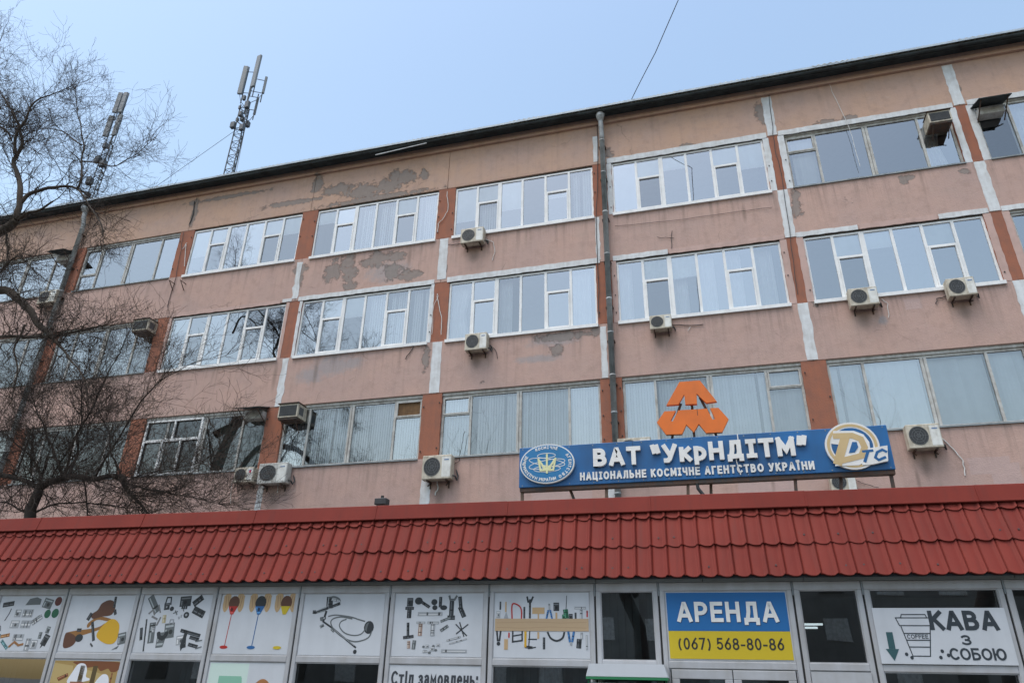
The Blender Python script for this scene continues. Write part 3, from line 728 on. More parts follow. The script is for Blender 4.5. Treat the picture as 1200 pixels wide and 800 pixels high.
for i, (x, z, lab) in enumerate([(6.55,18.72,'dark tilted canopy plate on struts at the top right window'),(-18.78,10.36,'dark tilted canopy at the corner of the dark second floor window'),(-30.3,18.72,'dark tilted canopy over the top left window beside the drainpipe')]):
    o = hp_ if i == 0 else copy_tree(hp_); o.location = (x, 0, z); tag(o, lab, 'canopy', GH)

# ------------------------------------------------------------------ antenna masts
def mast(base, ztop, w_, lab, panels, boxes, lat_top, Y):
    r = empty('antenna_mast', base, label=lab, cat='antenna mast', group='antenna masts on the roof')
    L = ztop-base[2]; legs = [Vector((w_*.58*math.cos(a), w_*.58*math.sin(a), 0)) for a in (R(90), R(210), R(330))]
    for l in legs: m = MB(); m.tube([l, l+Vector((0, 0, lat_top))], .035, 6); m.build('mast_leg', M['mast'], r)
    m = MB(); z = 0; k = 0; st = w_*.95
    while z < lat_top-.05:
        for i in range(3):
            a, b = legs[i], legs[(i+1) % 3]
            m.tube([a+Vector((0, 0, z)), b+Vector((0, 0, z))], .022, 4)
            if k % 2: a, b = b, a
            m.tube([a+Vector((0, 0, z)), b+Vector((0, 0, min(lat_top, z+st)))], .014, 4)
        z += st; k += 1
    m.build('lattice_brace', M['mast'], r)
    m = MB(); m.tube([(0, 0, lat_top-.6), (0, 0, L)], .05, 8); m.build('top_pole', M['mast'], r)
    for (x, y, z0, h, pw, rz) in panels:
        c, s = math.cos(rz), math.sin(rz)
        m = MB(); m.obox((x, y, z0+h/2), (pw/2*c, pw/2*s, 0), (-.07*s, .07*c, 0), (0, 0, h/2)); p = m.build('panel_antenna', M['antenna'], r, bevel=.02)
        m = MB(); qx, qy = x-.16*-s*1.0, y+.2*c
        m.tube([(qx, qy, z0-.55), (qx, qy, z0+h+.12)], .032, 6)
        for t in (.12, .88): m.tube([(x, y, z0+h*t), (qx, qy, z0+h*t), (0, 0, z0+h*t)], .022, 5)
        m.tube([(x, y, z0), (x*.7, y*.7, z0-.5), (0, 0, z0-.9)], .018, 5)
        m.build('antenna_bracket', M['mast'], p)
    for (x, y, z, a, b, c) in boxes:
        m = MB(); m.box(x-a, x+a, y-b, y+b, z-c, z+c); m.build('radio_unit', M['mast'], r, bevel=.015)
    return r
b1 = Vector((-27.15, 5, TOP+1.4))
mast(b1, 34.6, .52, 'lattice mast with two tall panel antennas and guy wires, rising alone against clear sky',
     [(-.40,-.3,9.9,2.2,.27,.35),(.44,-.35,10.2,2.5,.32,-.2),(.74,.25,10.2,1.3,.14,-1.0),(.34,.4,8.8,1.3,.14,2.4)],
     [(-.30,-.3,7.5,.14,.11,.2),(.34,-.3,7.2,.13,.1,.2),(.1,-.36,8.2,.1,.1,.16),(.25,-.2,9.0,.13,.1,.24),(-.22,.2,8.4,.1,.1,.14),(.15,.3,8.0,.1,.1,.18),(-.3,-.1,8.1,.07,.07,.12),(.0,-.3,9.5,.08,.08,.16),(-.15,-.3,8.8,.06,.06,.12)], 9.2, 5)
b2 = Vector((-41.7, 9, TOP+1.4))
mast(b2, 40.1, .5, 'lattice mast with four panel antennas seen through the bare twigs at left',
     [(-.14,-.35,15.5,1.9,.30,.4),(.36,-.35,15.4,1.9,.30,.2),(-.46,-.2,13.5,1.9,.32,.5),(.46,-.3,13.3,1.9,.36,.0)],
     [(-.22,-.35,9.4,.2,.15,.26),(.4,-.3,10.8,.22,.15,.24),(-.34,-.2,11.4,.2,.15,.24),(.1,-.35,12.4,.14,.12,.2),(-.1,-.3,8.2,.17,.13,.22)], 13.0, 9)
def wire(name, pts, r, lab, cat, group=None, mat='dark', sag=0):
    m = MB(); S = []; a, b = Vector(pts[0]), Vector(pts[1])
    for i in range(25):
        t = i/24; S.append(a.lerp(b, t)-Vector((0, 0, sag*4*t*(1-t))))
    m.tube(S, r, 5); return tag(m.build(name, M[mat], None, origin=a), lab, cat, group)
wire('guy_wire', (b1+Vector((-.2,0,7.5)), (-33.5, 3, TOP+1.2)), .012, 'thin guy wire running from the lattice mast down to the left', 'wire', 'guy wires of the mast')
wire('guy_wire', (b1+Vector((-.2,0,3.4)), (-31, 2, TOP+1.0)), .012, 'short thin guy wire low on the left of the lattice mast', 'wire', 'guy wires of the mast')
wire('guy_wire', (b1+Vector((.3,0,7.3)), (-25.2, 3.4, TOP+1.3)), .012, 'thin guy wire hanging almost straight down right of the lattice mast', 'wire', 'guy wires of the mast')
pA = at(738, 121, -.2); pM = at(768, 62, -2.6); pB = at(795, 0, -4.2); d = (pB-pM)
m = MB(); S = [pA.lerp(pM, i/8)+Vector((-.10*math.sin(math.pi*i/8), 0, -.18*math.sin(math.pi*i/8))) for i in range(9)]+[pM+d*(i/6) for i in range(1, 7)]+[pB+Vector((-.1, -12-i*14, .5+.2*i)) for i in range(3)]
m.tube(S, .014, 5); tag(m.build('overhead_cable', M['dark'], None, origin=pA), 'thin dark cable rising from the roof edge into the empty sky', 'cable')

# ------------------------------------------------------------------ shop with red metal tile mansard
A0 = R(2.3); P0 = (-3.3, -11.1, 0)
S = empty('shop', P0, A0, label='single storey shop with red metal tile roof edge and white framed shop windows', cat='shop')
def sp(mb, name, mat, parent=None, **kw): return mb.build(name, M[mat] if isinstance(mat, str) else mat, parent or S, **kw)
def shop_world(s, off, z): c, q = math.cos(A0), math.sin(A0); return Vector((P0[0]+s*c-off*q, P0[1]+s*q+off*c, z))
MU = [-15.1, -13.75, -12.4, -11.044, -9.726, -8.425, -7.106, -5.776, -4.401, -2.988, -1.569, -.758, .858, 1.652, 3.17, 4.6, 6.0]
ZT, ZM1, ZM0, ZB = 2.87, 1.955, 1.875, .35
m = MB(); m.box(MU[0], MU[-1], -.02, .25, 0, .30); sp(m, 'plinth', 'render')
m = MB()
m.quad((MU[0], 2.6, .1), (MU[-1], 2.6, .1), (MU[-1], 2.6, 3.2), (MU[0], 2.6, 3.2)); m.quad((MU[0], 2.6, .12), (MU[0], .2, .12), (MU[-1], .2, .12), (MU[-1], 2.6, .12))
m.quad((MU[0], .2, 2.95), (MU[0], 2.6, 2.95), (MU[-1], 2.6, 2.95), (MU[-1], .2, 2.95)); m.quad((MU[0], .1, .1), (MU[0], 2.6, .1), (MU[0], 2.6, 3.2), (MU[0], .1, 3.2)); m.quad((MU[-1], 2.6, .1), (MU[-1], .1, .1), (MU[-1], .1, 3.2), (MU[-1], 2.6, 3.2))
sp(m, 'inner_lining', 'interior')
SG = []
def shop_pane(par, x0, x1, z0, z1, y=.035, mat='shopglass'):
    m = MB(); t = random.uniform(-.001, .001); m.quad((x0, y, z0), (x1, y+t, z0), (x1, y+t, z1), (x0, y, z1)); return sp(m, 'pane', mat, par)
for i in range(len(MU)-1):
    a, b = MU[i]+.012, MU[i+1]-.012; fw = .058
    f = MB(); f.box(a, b, -.03, .07, ZT-.10, ZT); f.box(a, b, -.03, .07, ZB, ZB+.08)
    f.box(a, a+fw, -.03, .07, ZB+.08, ZT-.10); f.box(b-fw, b, -.03, .07, ZB+.08, ZT-.10); f.box(a+fw, b-fw, -.028, .068, ZM0, ZM1)
    fr = sp(f, 'window_frame', 'shopframe', bevel=.006)
    bd = MB(); x0, x1 = a+fw, b-fw
    for (z0, z1) in ((ZM1, ZT-.10), (ZB+.08, ZM0)):
        bd.box(x0, x1, -.012, .02, z1-.012, z1); bd.box(x0, x1, -.012, .02, z0, z0+.012); bd.box(x0, x0+.012, -.012, .02, z0+.012, z1-.012); bd.box(x1-.012, x1, -.012, .02, z0+.012, z1-.012)
    sp(bd, 'glazing_bead', 'shopframe', fr)
    shop_pane(fr, x0, x1, ZM1, ZT-.10); shop_pane(fr, x0, x1, ZB+.08, ZM0)
    j = MB(); j.box(MU[i]-.011, MU[i]+.011, -.008, .06, .3, ZT-.0); sp(j, 'frame_joint', 'joint', fr)
    if i > 2: tb = MB(); tb.box(MU[i]-.008, MU[i]+.008, -.034, -.012, ZT-.16, ZT+.015); sp(tb, 'joint_cap', 'galvdark', fr)
m = MB(); x = MU[0]
segs = [-15.1, -12.9, -10.4, -7.6, -5.0, -3.4, -1.55, -.2, 1.0, 3.3, 6.0]
for i in range(len(segs)-1):
    m = MB(); m.box(segs[i]+.004, segs[i+1]-.004, -.06-random.uniform(0, .006), .10, ZT+.004, ZT+.10+random.uniform(0, .01)); sp(m, 'header_board', 'soffit')
m = MB(); m.box(MU[0], MU[-1], -.165, .2, ZT+.112, ZT+.122); sp(m, 'eave_soffit', 'soffit')
m = MB(); m.box(MU[0], MU[-1], .10, 3.2, 3.35, 3.5); m.box(MU[0], MU[-1], 3.0, 3.2, 0, 3.349); m.box(MU[0]-.2, MU[0]-.003, .0, 3.2, 0, 3.5); m.box(MU[-1]+.003, MU[-1]+.2, 0, 3.2, 0, 3.5); sp(m, 'shop_roof', 'render')
# metal tiles
TH = R(70); up_ = Vector((0, math.cos(TH), math.sin(TH))); nr = Vector((0, -math.sin(TH), math.cos(TH))); TW, TL = .2, .42
def tile_mesh(L):
    m = MB(); n = 14; T, Bm, B2, Lp = [], [], [], []
    for i in range(n+1):
        u = i/n
        h = .012*math.sin(math.pi*min(1, u/.86)) + .030*math.exp(-((u-.87)/.085)**2) - .014*math.exp(-(min(u, 1-u)/.035)**2)
        v_ = (u-.06)/.88; sc = -.034*max(0, 1-abs(2*v_-1)**2.2)
        X = u*TW*1.0
        T.append(Vector((X, 0, 0))+up_*(L+.03)+nr*(h-.010)); Bm.append(Vector((X, 0, 0))+up_*(.03+sc)+nr*(h+.012))
        B2.append(Bm[-1]); Lp.append(Vector((X, 0, 0))+up_*(.034+sc)+nr*(h-.020))
    k = len(m.v); m.v += [tuple(q) for q in T+Bm+B2+Lp]; N1 = n+1
    for i in range(n):
        m.f.append((k+N1+i, k+N1+i+1, k+i+1, k+i)); m.f.append((k+3*N1+i, k+3*N1+i+1, k+2*N1+i+1, k+2*N1+i))
    me = bpy.data.meshes.new('roof_tile'); me.from_pydata(m.v, [], m.f); me.materials.append(M['tile'])
    for p in me.polygons: p.use_smooth = True
    me.update(); return me
tm, tm2 = tile_mesh(TL), tile_mesh(.2)
E0 = Vector((0, -.20, 2.905)); ncol = 98
for r_ in range(3):
    for c_ in range(ncol):
        o = bpy.data.objects.new('roof_tile', tm2 if r_ == 2 else tm); COL.objects.link(o); o.parent = S
        o.location = Vector((-14.6+c_*TW, 0, 0))+E0+up_*(r_*TL)+nr*(random.uniform(0, .003)+.005*((c_//6+r_) % 2))
m = MB(); e1 = E0+up_*1.0-nr*.03; e0 = E0-nr*.03
m.quad((MU[0], e0.y, e0.z), (MU[-1], e0.y, e0.z), (MU[-1], e1.y, e1.z), (MU[0], e1.y, e1.z)); sp(m, 'roof_backing', 'dark')
sc_ = MB()
for r_ in range(2):
    for c_ in range(ncol):
        if random.random() < .45: q = Vector((-14.6+(c_+.45)*TW, 0, 0))+E0+up_*(r_*TL+.13+random.uniform(-.01, .01))+nr*.022; sc_.obox(q, (.009, 0, 0), up_*.009, nr*.006)
sp(sc_, 'roof_screw', 'dark')['kind'] = 'stuff'
rc = E0+up_*.955
seg = -14.8
while seg < 5.6:
    L = 2.0; m = MB(); y0, z0 = rc.y-.055, rc.z; dz = random.uniform(-.004, .004)
    pr_ = [(y0+.0, z0-.012), (y0-.012, z0), (y0+.035, z0+.205), (y0+.055, z0+.215), (y0+.30, z0+.16)]
    k = len(m.v)
    for (yy, zz) in pr_: m.v += [(seg+.003, yy, zz+dz), (seg+L-.003, yy, zz+dz)]
    for i in range(len(pr_)-1): m.f.append((k+2*i, k+2*i+1, k+2*i+3, k+2*i+2))
    sp(m, 'ridge_cap', 'tile'); 
    sm_ = MB(); sm_.obox((seg, (pr_[1][0]+pr_[2][0])/2-.003, (pr_[1][1]+pr_[2][1])/2), (.012, 0, 0), (0, .0235, .1025), (0, -.004, .001)); sp(sm_, 'cap_joint', 'tile')
    seg += L
# two lit tubes inside
for k, (px, py) in enumerate(((950, 731), (944, 735))):
    m = MB(); p = at(px, py, -9.2); m.tube([(p.x-.16, p.y, p.z), (p.x+.16, p.y, p.z)], .016, 6)
    tag(m.build('fluorescent_lamp', M['tube'], None, origin=p), ('upper' if k == 0 else 'lower')+' of two white lamp tubes glowing behind the dark shop pane', 'lamp', 'lamp tubes inside the shop')
# vertical blinds dimly seen in some shop windows
for (i, z0, z1, f0, f1) in ((10, ZM1, ZT-.1, 0, 1), (3, .5, ZM0, 0, .4), (5, .5, ZM0, .6, 1), (9, .5, ZM0, 0, 1)):
    q = MB(); xa, xb = MU[i]+.07, MU[i+1]-.07; q = blind_mesh(xa+(xb-xa)*f0, xa+(xb-xa)*f1, z0, z1, .22, .09); sp(q, 'shop_blind', painted('dim_blind', (.12, .13, .13), .9))

# door leaves under the rental banner
for (xa, xb) in ((-.66, .045), (.055, .76)):
    m = MB(); z1 = ZM0-.012; m.box(xa, xb, -.055, -.031, z1-.10, z1); m.box(xa, xa+.09, -.055, -.031, .45, z1-.10); m.box(xb-.09, xb, -.055, -.031, .45, z1-.10); m.box(xa+.09, xb-.09, -.055, -.031, .45, .75)
    d = sp(m, 'door', 'shopframe', bevel=.005); shop_pane(d, xa+.09, xb-.09, .75, z1-.10, -.04)
    m = MB(); m.tube([(xb-.05, -.06, 1.0), (xb-.05, -.10, 1.0), (xb-.05, -.10, 1.25), (xb-.05, -.06, 1.25)], .012, 6); sp(m, 'handle', 'galv', d)
m = MB(); m.box(.93, 1.58, -.05, -.031, .45, ZM0-.012); sp(m, 'blank_panel', 'shopframe')

# white cabinet with green trim in front of the wall
cb = empty('cabinet', shop_world(-1.16, -.32, 0), A0, label='white cabinet with green edge trim standing against the shop front', cat='cabinet')
m = MB(); m.box(-.44, .44, -.22, .26, 0, 1.70); m.build('body', M['white'], cb, bevel=.01)
m = MB(); m.prism([(-.47, 1.765), (.47, 1.765), (.43, 1.90), (-.43, 1.90)], -.28, .28); m.build('top_cover', M['white'], cb)
m = MB(); m.box(-.47, .47, -.285, .285, 1.735, 1.762); m.box(.44, .455, -.24, -.22, 0, 1.734); m.box(-.455, -.44, -.24, -.22, 0, 1.734); m.build('green_trim', ink((.02, .18, .07)), cb)
m = MB(); m.box(-.35, -.14, -.228, -.2205, 1.52, 1.63); m.build('green_sticker', ink((.02, .22, .09)), cb)

# ------------------------------------------------------------------ posters and signs in the shop windows
PY = -.016
def poster(i, lower, label, cat='poster', group='printed posters in the shop window frames', back=None):
    a, b = MU[i]+.07+.012, MU[i+1]-.07-.012
    z0, z1 = (ZB+.4, ZM0-.014) if lower else (ZM1+.014, ZT-.114)
    e = empty('poster', shop_world((a+b)/2, 0, z0), A0, label=label, cat=cat, group=group)
    W, Hh = b-a, z1-z0
    m = MB(); m.box(-W/2, W/2, PY+.003, PY+.02, 0, Hh); m.build('sheet', back or M['white'], e)
    e['_w'] = W; e['_h'] = Hh
    return e, W, Hh
def smooth2(P, closed, n=4):
    N = len(P); S = []; rng = range(N if closed else N-1)
    for i in rng:
        g_ = lambda j: Vector(P[j % N] if closed else P[min(max(j, 0), N-1)])
        p0, p1, p2, p3 = g_(i-1), g_(i), g_(i+1), g_(i+2)
        for k in range(n):
            t = k/n; S.append(tuple(.5*((2*p1)+(p2-p0)*t+(2*p0-5*p1+4*p2-p3)*t*t+(3*p1-p0-3*p2+p3)*t**3)))
    if not closed: S.append(tuple(P[-1]))
    return S
class Print:
    """shapes in units of the sheet (u 0..1 left to right, v 0..1 bottom to top); one mesh per motif"""
    def __init__(s, e, W, H): s.e, s.W, s.H, s.k = e, W, H, 0
    def P(s, u, v): return ((u-.5)*s.W, v*s.H)
    def detail(s, Q, c, par):               # lighter and darker accents inside a printed shape
        a, b, c_, d = [Vector(q) for q in Q]; lx_, ly_ = (b-a).length, (d-a).length
        if min(lx_, ly_) < .012 or lx_*ly_ < .0012: return
        F = lambda u, v: tuple((a+(b-a)*u).lerp(d+(c_-d)*u, v)); y = PY+.002-.0001*s.k
        lt = tuple(min(.75, x*2.6+.08) for x in c); dk = tuple(x*.25 for x in c); m1, m2 = MB(), MB()
        if lx_ > ly_*1.6 or ly_ > lx_*1.6:
            L_ = lx_ > ly_
            G_ = F if L_ else (lambda u, v: F(v, u))
            v = random.uniform(.2, .35); m1.prism([G_(.06, v), G_(.94, v), G_(.94, v+.16), G_(.06, v+.16)], y-.0003, y)
            for k in range(random.randint(1, 3)): u = random.uniform(.1, .85); m2.prism([G_(u, .1), G_(u+.07, .1), G_(u+.07, .9), G_(u, .9)], y-.0006, y-.0003)
        else:
            m1.prism([F(.1, .72), F(.9, .72), F(.9, .86), F(.1, .86)], y-.0003, y); q = F(random.uniform(.35, .65), .4); m2.disc(q[0], q[1], min(lx_, ly_)*.2, min(lx_, ly_)*.2, y-.0006, y-.0003, 10)
            m1.prism([F(.1, .12), F(.22, .12), F(.22, .6), F(.1, .6)], y-.0003, y)
        for m, cc, nm in ((m1, lt, 'printed_highlight'), (m2, dk, 'printed_shade')): m.build(nm, ink(cc), par)['kind'] = 'stuff'
    def add(s, name, c, polys=(), lines=(), discs=()):
        for p in polys:
            m = MB(); s.k += 1; Q = [s.P(*q) for q in p]
            m.prism(smooth2(Q, True) if len(Q) >= 6 else Q, PY+.002-.0001*s.k, PY+.0029); o = m.build(name, ink(c), s.e)
            if len(Q) == 4 and max(c) < .45: s.detail(Q, c, o)
        for (pts, wt) in lines:
            m = MB(); s.k += 1; Q = [s.P(*q) for q in pts]; stroke(m, smooth2(Q, False, 5) if len(Q) >= 5 else Q, wt*s.H, PY+.002-.0001*s.k, PY+.0029); m.build(name, ink(c), s.e)
        for (u, v, ru, rv) in discs:
            m = MB(); s.k += 1; x, z = s.P(u, v); m.disc(x, z, ru*s.W, rv*s.H, PY+.002-.0001*s.k, PY+.0029, 14); m.build(name, ink(c), s.e)
def rect(u, v, w_, h_, a=0):
    c, q = math.cos(R(a)), math.sin(R(a)); k = 1.45
    return [(u+(x*c-y*q/k), v+(x*q*k+y*c)) for x, y in ((-w_/2, -h_/2), (w_/2, -h_/2), (w_/2, h_/2), (-w_/2, h_/2))]
DK, GR, LG, BR, YE, RD, GN, BL, SK = (.025,.03,.035), (.12,.135,.14), (.33,.35,.37), (.11,.045,.025), (.62,.36,.02), (.42,.02,.015), (.01,.10,.05), (.02,.12,.32), (.50,.34,.18)
# 1 hardware oddments
e, W, Hh = poster(3, False, 'poster of small white and grey household hardware bits at far left'); p = Print(e, W, Hh)
p.add('printed_fitting', DK, [rect(.14,.85,.18,.09,8), rect(.9,.2,.09,.2,-20), [(.85,.05),(.9,.12),(.87,.2)]])
p.add('printed_fitting', GR, [[(.42,.83),(.47,.95),(.58,.98),(.66,.94),(.66,.84)], rect(.78,.86,.15,.18,-12), rect(.8,.28,.05,.12), rect(.9,.38,.06,.12,-10)])
p.add('printed_fitting', (.10,.02,.018), discs=[(.94,.9,.055,.085)]); p.add('printed_fitting', GN, discs=[(.82,.67,.05,.08),(.94,.68,.055,.085)])
p.add('printed_fitting', LG, [rect(.34,.68,.1,.14), rect(.5,.68,.17,.15), rect(.34,.48,.14,.14), rect(.52,.48,.16,.14), rect(.68,.56,.16,.1,35), rect(.46,.24,.17,.12), rect(.64,.12,.08,.22), rect(.74,.12,.1,.16)])
p.add('printed_fitting', (.10,.22,.24), [rect(.06,.22,.2,.19,-5), rect(.27,.11,.16,.06,-38)]); p.add('printed_fitting', (.30,.14,.05), [rect(.24,.27,.14,.06,10), rect(.03,.56,.06,.06)], [([(.36,.08),(.42,.16),(.5,.1),(.56,.12)], .04)])
p.add('printed_fitting', GR, [rect(.31,.7,.012,.1), rect(.47,.68,.012,.1), rect(.53,.68,.012,.1), rect(.5,.47,.012,.1), rect(.55,.47,.012,.1), rect(.42,.27,.02,.05), rect(.5,.27,.02,.05), rect(.74,.14,.03,.05)], [([(.60,.50),(.74,.62)], .012), ([(.6,.54),(.7,.64)], .012)])
p.add('printed_fitting', (.08,.08,.09), lines=[([(.16,.55),(.2,.68),(.21,.76)], .014), ([(.03,.5),(.12,.44),(.14,.36)], .012)])
# 2 tool belt and helmet
e, W, Hh = poster(4, False, 'poster of a brown tool belt and yellow safety helmet'); p = Print(e, W, Hh)
p.add('printed_belt', (.28,.13,.035), [[(.08,.34),(.5,.42),(.62,.5),(.58,.4),(.3,.28),(.1,.22)], [(.36,.5),(.5,.62),(.7,.58),(.66,.54),(.48,.56),(.38,.42)]])
p.add('printed_pouch', BR, [[(.38,.66),(.46,.74),(.5,.86),(.62,.92),(.72,.84),(.7,.66),(.56,.62),(.42,.58)], [(.06,.1),(.12,.06),(.22,.12),(.24,.24),(.14,.32),(.05,.32)]])
p.add('printed_tool', DK, [rect(.70,.88,.035,.2,4), rect(.36,.62,.05,.14,-25), rect(.47,.36,.04,.36,22), rect(.25,.38,.07,.06), rect(.74,.7,.04,.1,25), rect(.5,.12,.06,.03,-40)], discs=[(.28,.24,.06,.07)])
p.add('printed_helmet', YE, [[(.54,.28),(.6,.46),(.72,.58),(.84,.5),(.87,.34),(.86,.2),(.8,.14),(.68,.16)]])
p.add('printed_glove', GR, [rect(.94,.24,.12,.2,12), [(.82,.04),(.92,.12),(.9,.06)]])
# 3 locks
e, W, Hh = poster(5, False, 'poster of black and steel padlocks, bolts and door locks'); p = Print(e, W, Hh)
p.add('printed_lock', GR, [rect(.16,.84,.09,.36,38), rect(.22,.34,.09,.36,6), rect(.47,.38,.14,.26,8), [(.31,.34),(.45,.36),(.42,.1),(.32,.08)]])
p.add('printed_padlock', DK, [rect(.36,.8,.08,.12,6), rect(.62,.89,.16,.18,4), rect(.8,.9,.15,.11,38), rect(.84,.7,.18,.13,-22), rect(.07,.32,.04,.22,12), rect(.13,.3,.02,.56,8), rect(.78,.34,.3,.06,-12), rect(.71,.2,.06,.22,10), rect(.85,.25,.14,.06,-12), rect(.85,.13,.14,.06,-12)], [([(.33,.84),(.34,.96),(.4,.96),(.41,.84)], .025)], [(.44,.76,.03,.04),(.67,.65,.04,.055)])
p.add('printed_lock', (.40,.34,.2), [rect(.36,.58,.05,.14,5)]); p.add('printed_key', (.2,.2,.2), lines=[([(.18,.62),(.25,.58)], .035), ([(.27,.48),(.3,.6)], .03), ([(.12,.68),(.17,.74),(.2,.66)], .03), ([(.24,.82),(.28,.7)], .025)])
p.add('printed_lock', LG, [rect(.66,.22,.12,.16,8), rect(.235,.4,.04,.1,6), rect(.6,.63,.02,.05), rect(.57,.6,.02,.05,20)], [([(.45,.5),(.455,.57),(.5,.57),(.505,.5)], .02)], [(.67,.65,.016,.022),(.36,.79,.01,.02)])
p.add('printed_key', GR, lines=[([(.50,.72),(.53,.66)], .018), ([(.48,.68),(.53,.71)], .018), ([(.62,.72),(.6,.78)], .015), ([(.9,.08),(.97,.11)], .018), ([(.88,.2),(.96,.22)], .018)])
p.add('printed_lock', DK, [[(.30,.34),(.34,.36),(.36,.3),(.40,.30),(.42,.36),(.46,.36),(.45,.28),(.40,.22),(.33,.24)], [(.7,.36),(.74,.35),(.72,.12),(.69,.04),(.67,.12)]], [([(.59,.80),(.59,.77)], .03), ([(.62,.80),(.62,.77)], .03), ([(.65,.80),(.65,.77)], .03)])
# 4 paint pouring
e, W, Hh = poster(6, False, 'poster of hands pouring red, blue and yellow paint'); p = Print(e, W, Hh)
for (u, c, L) in ((.17, RD, .1), (.54, BL, .1), (.89, (.55,.42,.02), .1)):
    for sg_ in (-1, 1):
        p.add('printed_hand', SK, [[(u+sg_*.13,1),(u+sg_*.05,1),(u+sg_*.055,.86),(u+sg_*.075,.74),(u+sg_*.11,.70),(u+sg_*.145,.80)]], lines=[([(u+sg_*.10,.98),(u+sg_*.075,.80)], .035), ([(u+sg_*.135,.97),(u+sg_*.125,.76)], .03)])
        p.add('printed_finger_shade', (.30,.17,.09), lines=[([(u+sg_*.115,.97),(u+sg_*.10,.78)], .01), ([(u+sg_*.085,.98),(u+sg_*.065,.82)], .01)])
    p.add('printed_can', DK if c is BL else BR, discs=[(u+.01,.86,.075,.12)])
    p.add('printed_paint', c, [[(u-.06,.80),(u+.07,.80),(u+.02,.66),(u-.02,.66)]], [([(u,.68),(u-.02,.13)], .012)] if c[2] != .02 else (), [(u-.03,.11,.055,.028)])
# 5 faucet
e, W, Hh = poster(7, False, 'poster of a chrome mixer tap with coiled shower hose'); p = Print(e, W, Hh)
p.add('printed_tap', DK, [rect(.32,.86,.08,.2,4), [(.36,.77),(.46,.82),(.45,.87),(.36,.82)], rect(.14,.7,.04,.06)], [([(.16,.69),(.3,.76)], .04), ([(.29,.7),(.27,.56)], .04), ([(.28,.6),(.24,.59)], .05), ([(.27,.54),(.4,.43),(.70,.13)], .03)], [(.70,.06,.022,.035),(.84,.45,.06,.105)])
p.add('printed_hose', GR, lines=[([(.33,.63),(.42,.65),(.6,.62),(.7,.58),(.78,.55)], .022), ([(.88,.4),(.84,.28),(.7,.22),(.56,.27),(.44,.38),(.37,.5),(.38,.58),(.48,.62),(.62,.59)], .022), ([(.8,.42),(.75,.34),(.66,.32),(.55,.36),(.48,.46),(.49,.54),(.55,.58)], .02)])
p.add('printed_tap', LG, [rect(.39,.9,.1,.05,-12)], [([(.17,.72),(.29,.79)], .012), ([(.30,.95),(.30,.80)], .015), ([(.42,.41),(.68,.16)], .008)], [(.275,.6,.012,.016)])
p.add('printed_tap', GR, [[(.28,.93),(.36,.97),(.44,.93),(.46,.86),(.44,.90),(.36,.94)], rect(.26,.47,.05,.05,30), rect(.40,.40,.05,.04,-40), rect(.23,.71,.12,.02,14)], (), [(.245,.58,.02,.03),(.84,.45,.045,.08)])
p.add('printed_tap', DK, [[(.82,.38),(.86,.36),(.885,.42),(.885,.5),(.86,.54),(.83,.5)]])
# 6 bolts
e, W, Hh = poster(8, False, 'poster of steel bolts, nails and screws in rows'); p = Print(e, W, Hh)
p.add('printed_bolt', DK, [rect(.17,.86,.07,.14), rect(.17,.76,.1,.05), rect(.17,.67,.05,.14), rect(.34,.83,.14,.05,-32), rect(.52,.86,.035,.17), rect(.65,.75,.05,.26), rect(.65,.61,.085,.07), rect(.75,.82,.04,.26,8), rect(.77,.7,.05,.18,25), rect(.17,.42,.03,.22,4), rect(.18,.3,.12,.05,8)], [([(.71,.5),(.83,.33)], .02), ([(.84,.5),(.72,.36)], .02), ([(.75,.53),(.8,.32)], .02)], [(.27,.88,.045,.06),(.45,.86,.035,.05),(.46,.77,.03,.04),(.56,.77,.04,.04)])
p.add('printed_nut', GR, [rect(.58,.44,.1,.05,35), rect(.59,.58,.12,.04,22), rect(.25,.18,.04,.14,-4)], [([(.62,.95),(.63,.9),(.68,.9),(.7,.95)], .035)]); p.add('printed_screw', (.34,.24,.2), [rect(.31,.42,.045,.2), rect(.19,.18,.035,.12,4)])
p.add('printed_washer', GR, discs=[(.43,.06,.018,.02),(.5,.1,.015,.018),(.36,.15,.015,.018),(.47,.16,.016,.02)])
p.add('printed_rod', LG, [rect(.41,.67,.28,.06), rect(.45,.42,.05,.2), rect(.45,.53,.13,.04), rect(.31,.53,.1,.035), rect(.69,.28,.16,.03,16), rect(.74,.24,.2,.02,16), rect(.7,.09,.28,.05), rect(.46,.12,.05,.06), rect(.4,.16,.04,.05), rect(.38,.08,.05,.04), rect(.52,.18,.04,.04)])
# 7 tools behind a board
e, W, Hh = poster(9, False, 'poster of many hand tools held behind a pale wooden plank'); p = Print(e, W, Hh)
p.add('printed_tool', DK, [rect(.06,.8,.018,.13), rect(.32,.69,.02,.18), rect(.38,.75,.022,.3), rect(.66,.78,.06,.13), rect(.81,.62,.04,.1), rect(.86,.64,.02,.1), rect(.53,.22,.025,.18), rect(.89,.22,.05,.14,-5), rect(.37,.16,.08,.04,-5)],
      [([(.35,.93),(.36,.86),(.39,.86),(.41,.93)], .03), ([(.03,.4),(.04,.26)], .03), ([(.07,.4),(.06,.26)], .03), ([(.2,.4),(.2,.24),(.3,.26),(.3,.4)], .025), ([(.21,.33),(.29,.35)], .02), ([(.38,.4),(.37,.14),(.44,.16)], .018), ([(.37,.28),(.45,.28)], .018), ([(.57,.38),(.6,.3),(.66,.26),(.72,.3),(.74,.38)], .03), ([(.76,.7),(.77,.95)], .01)], [(.05,.21,.02,.03)])
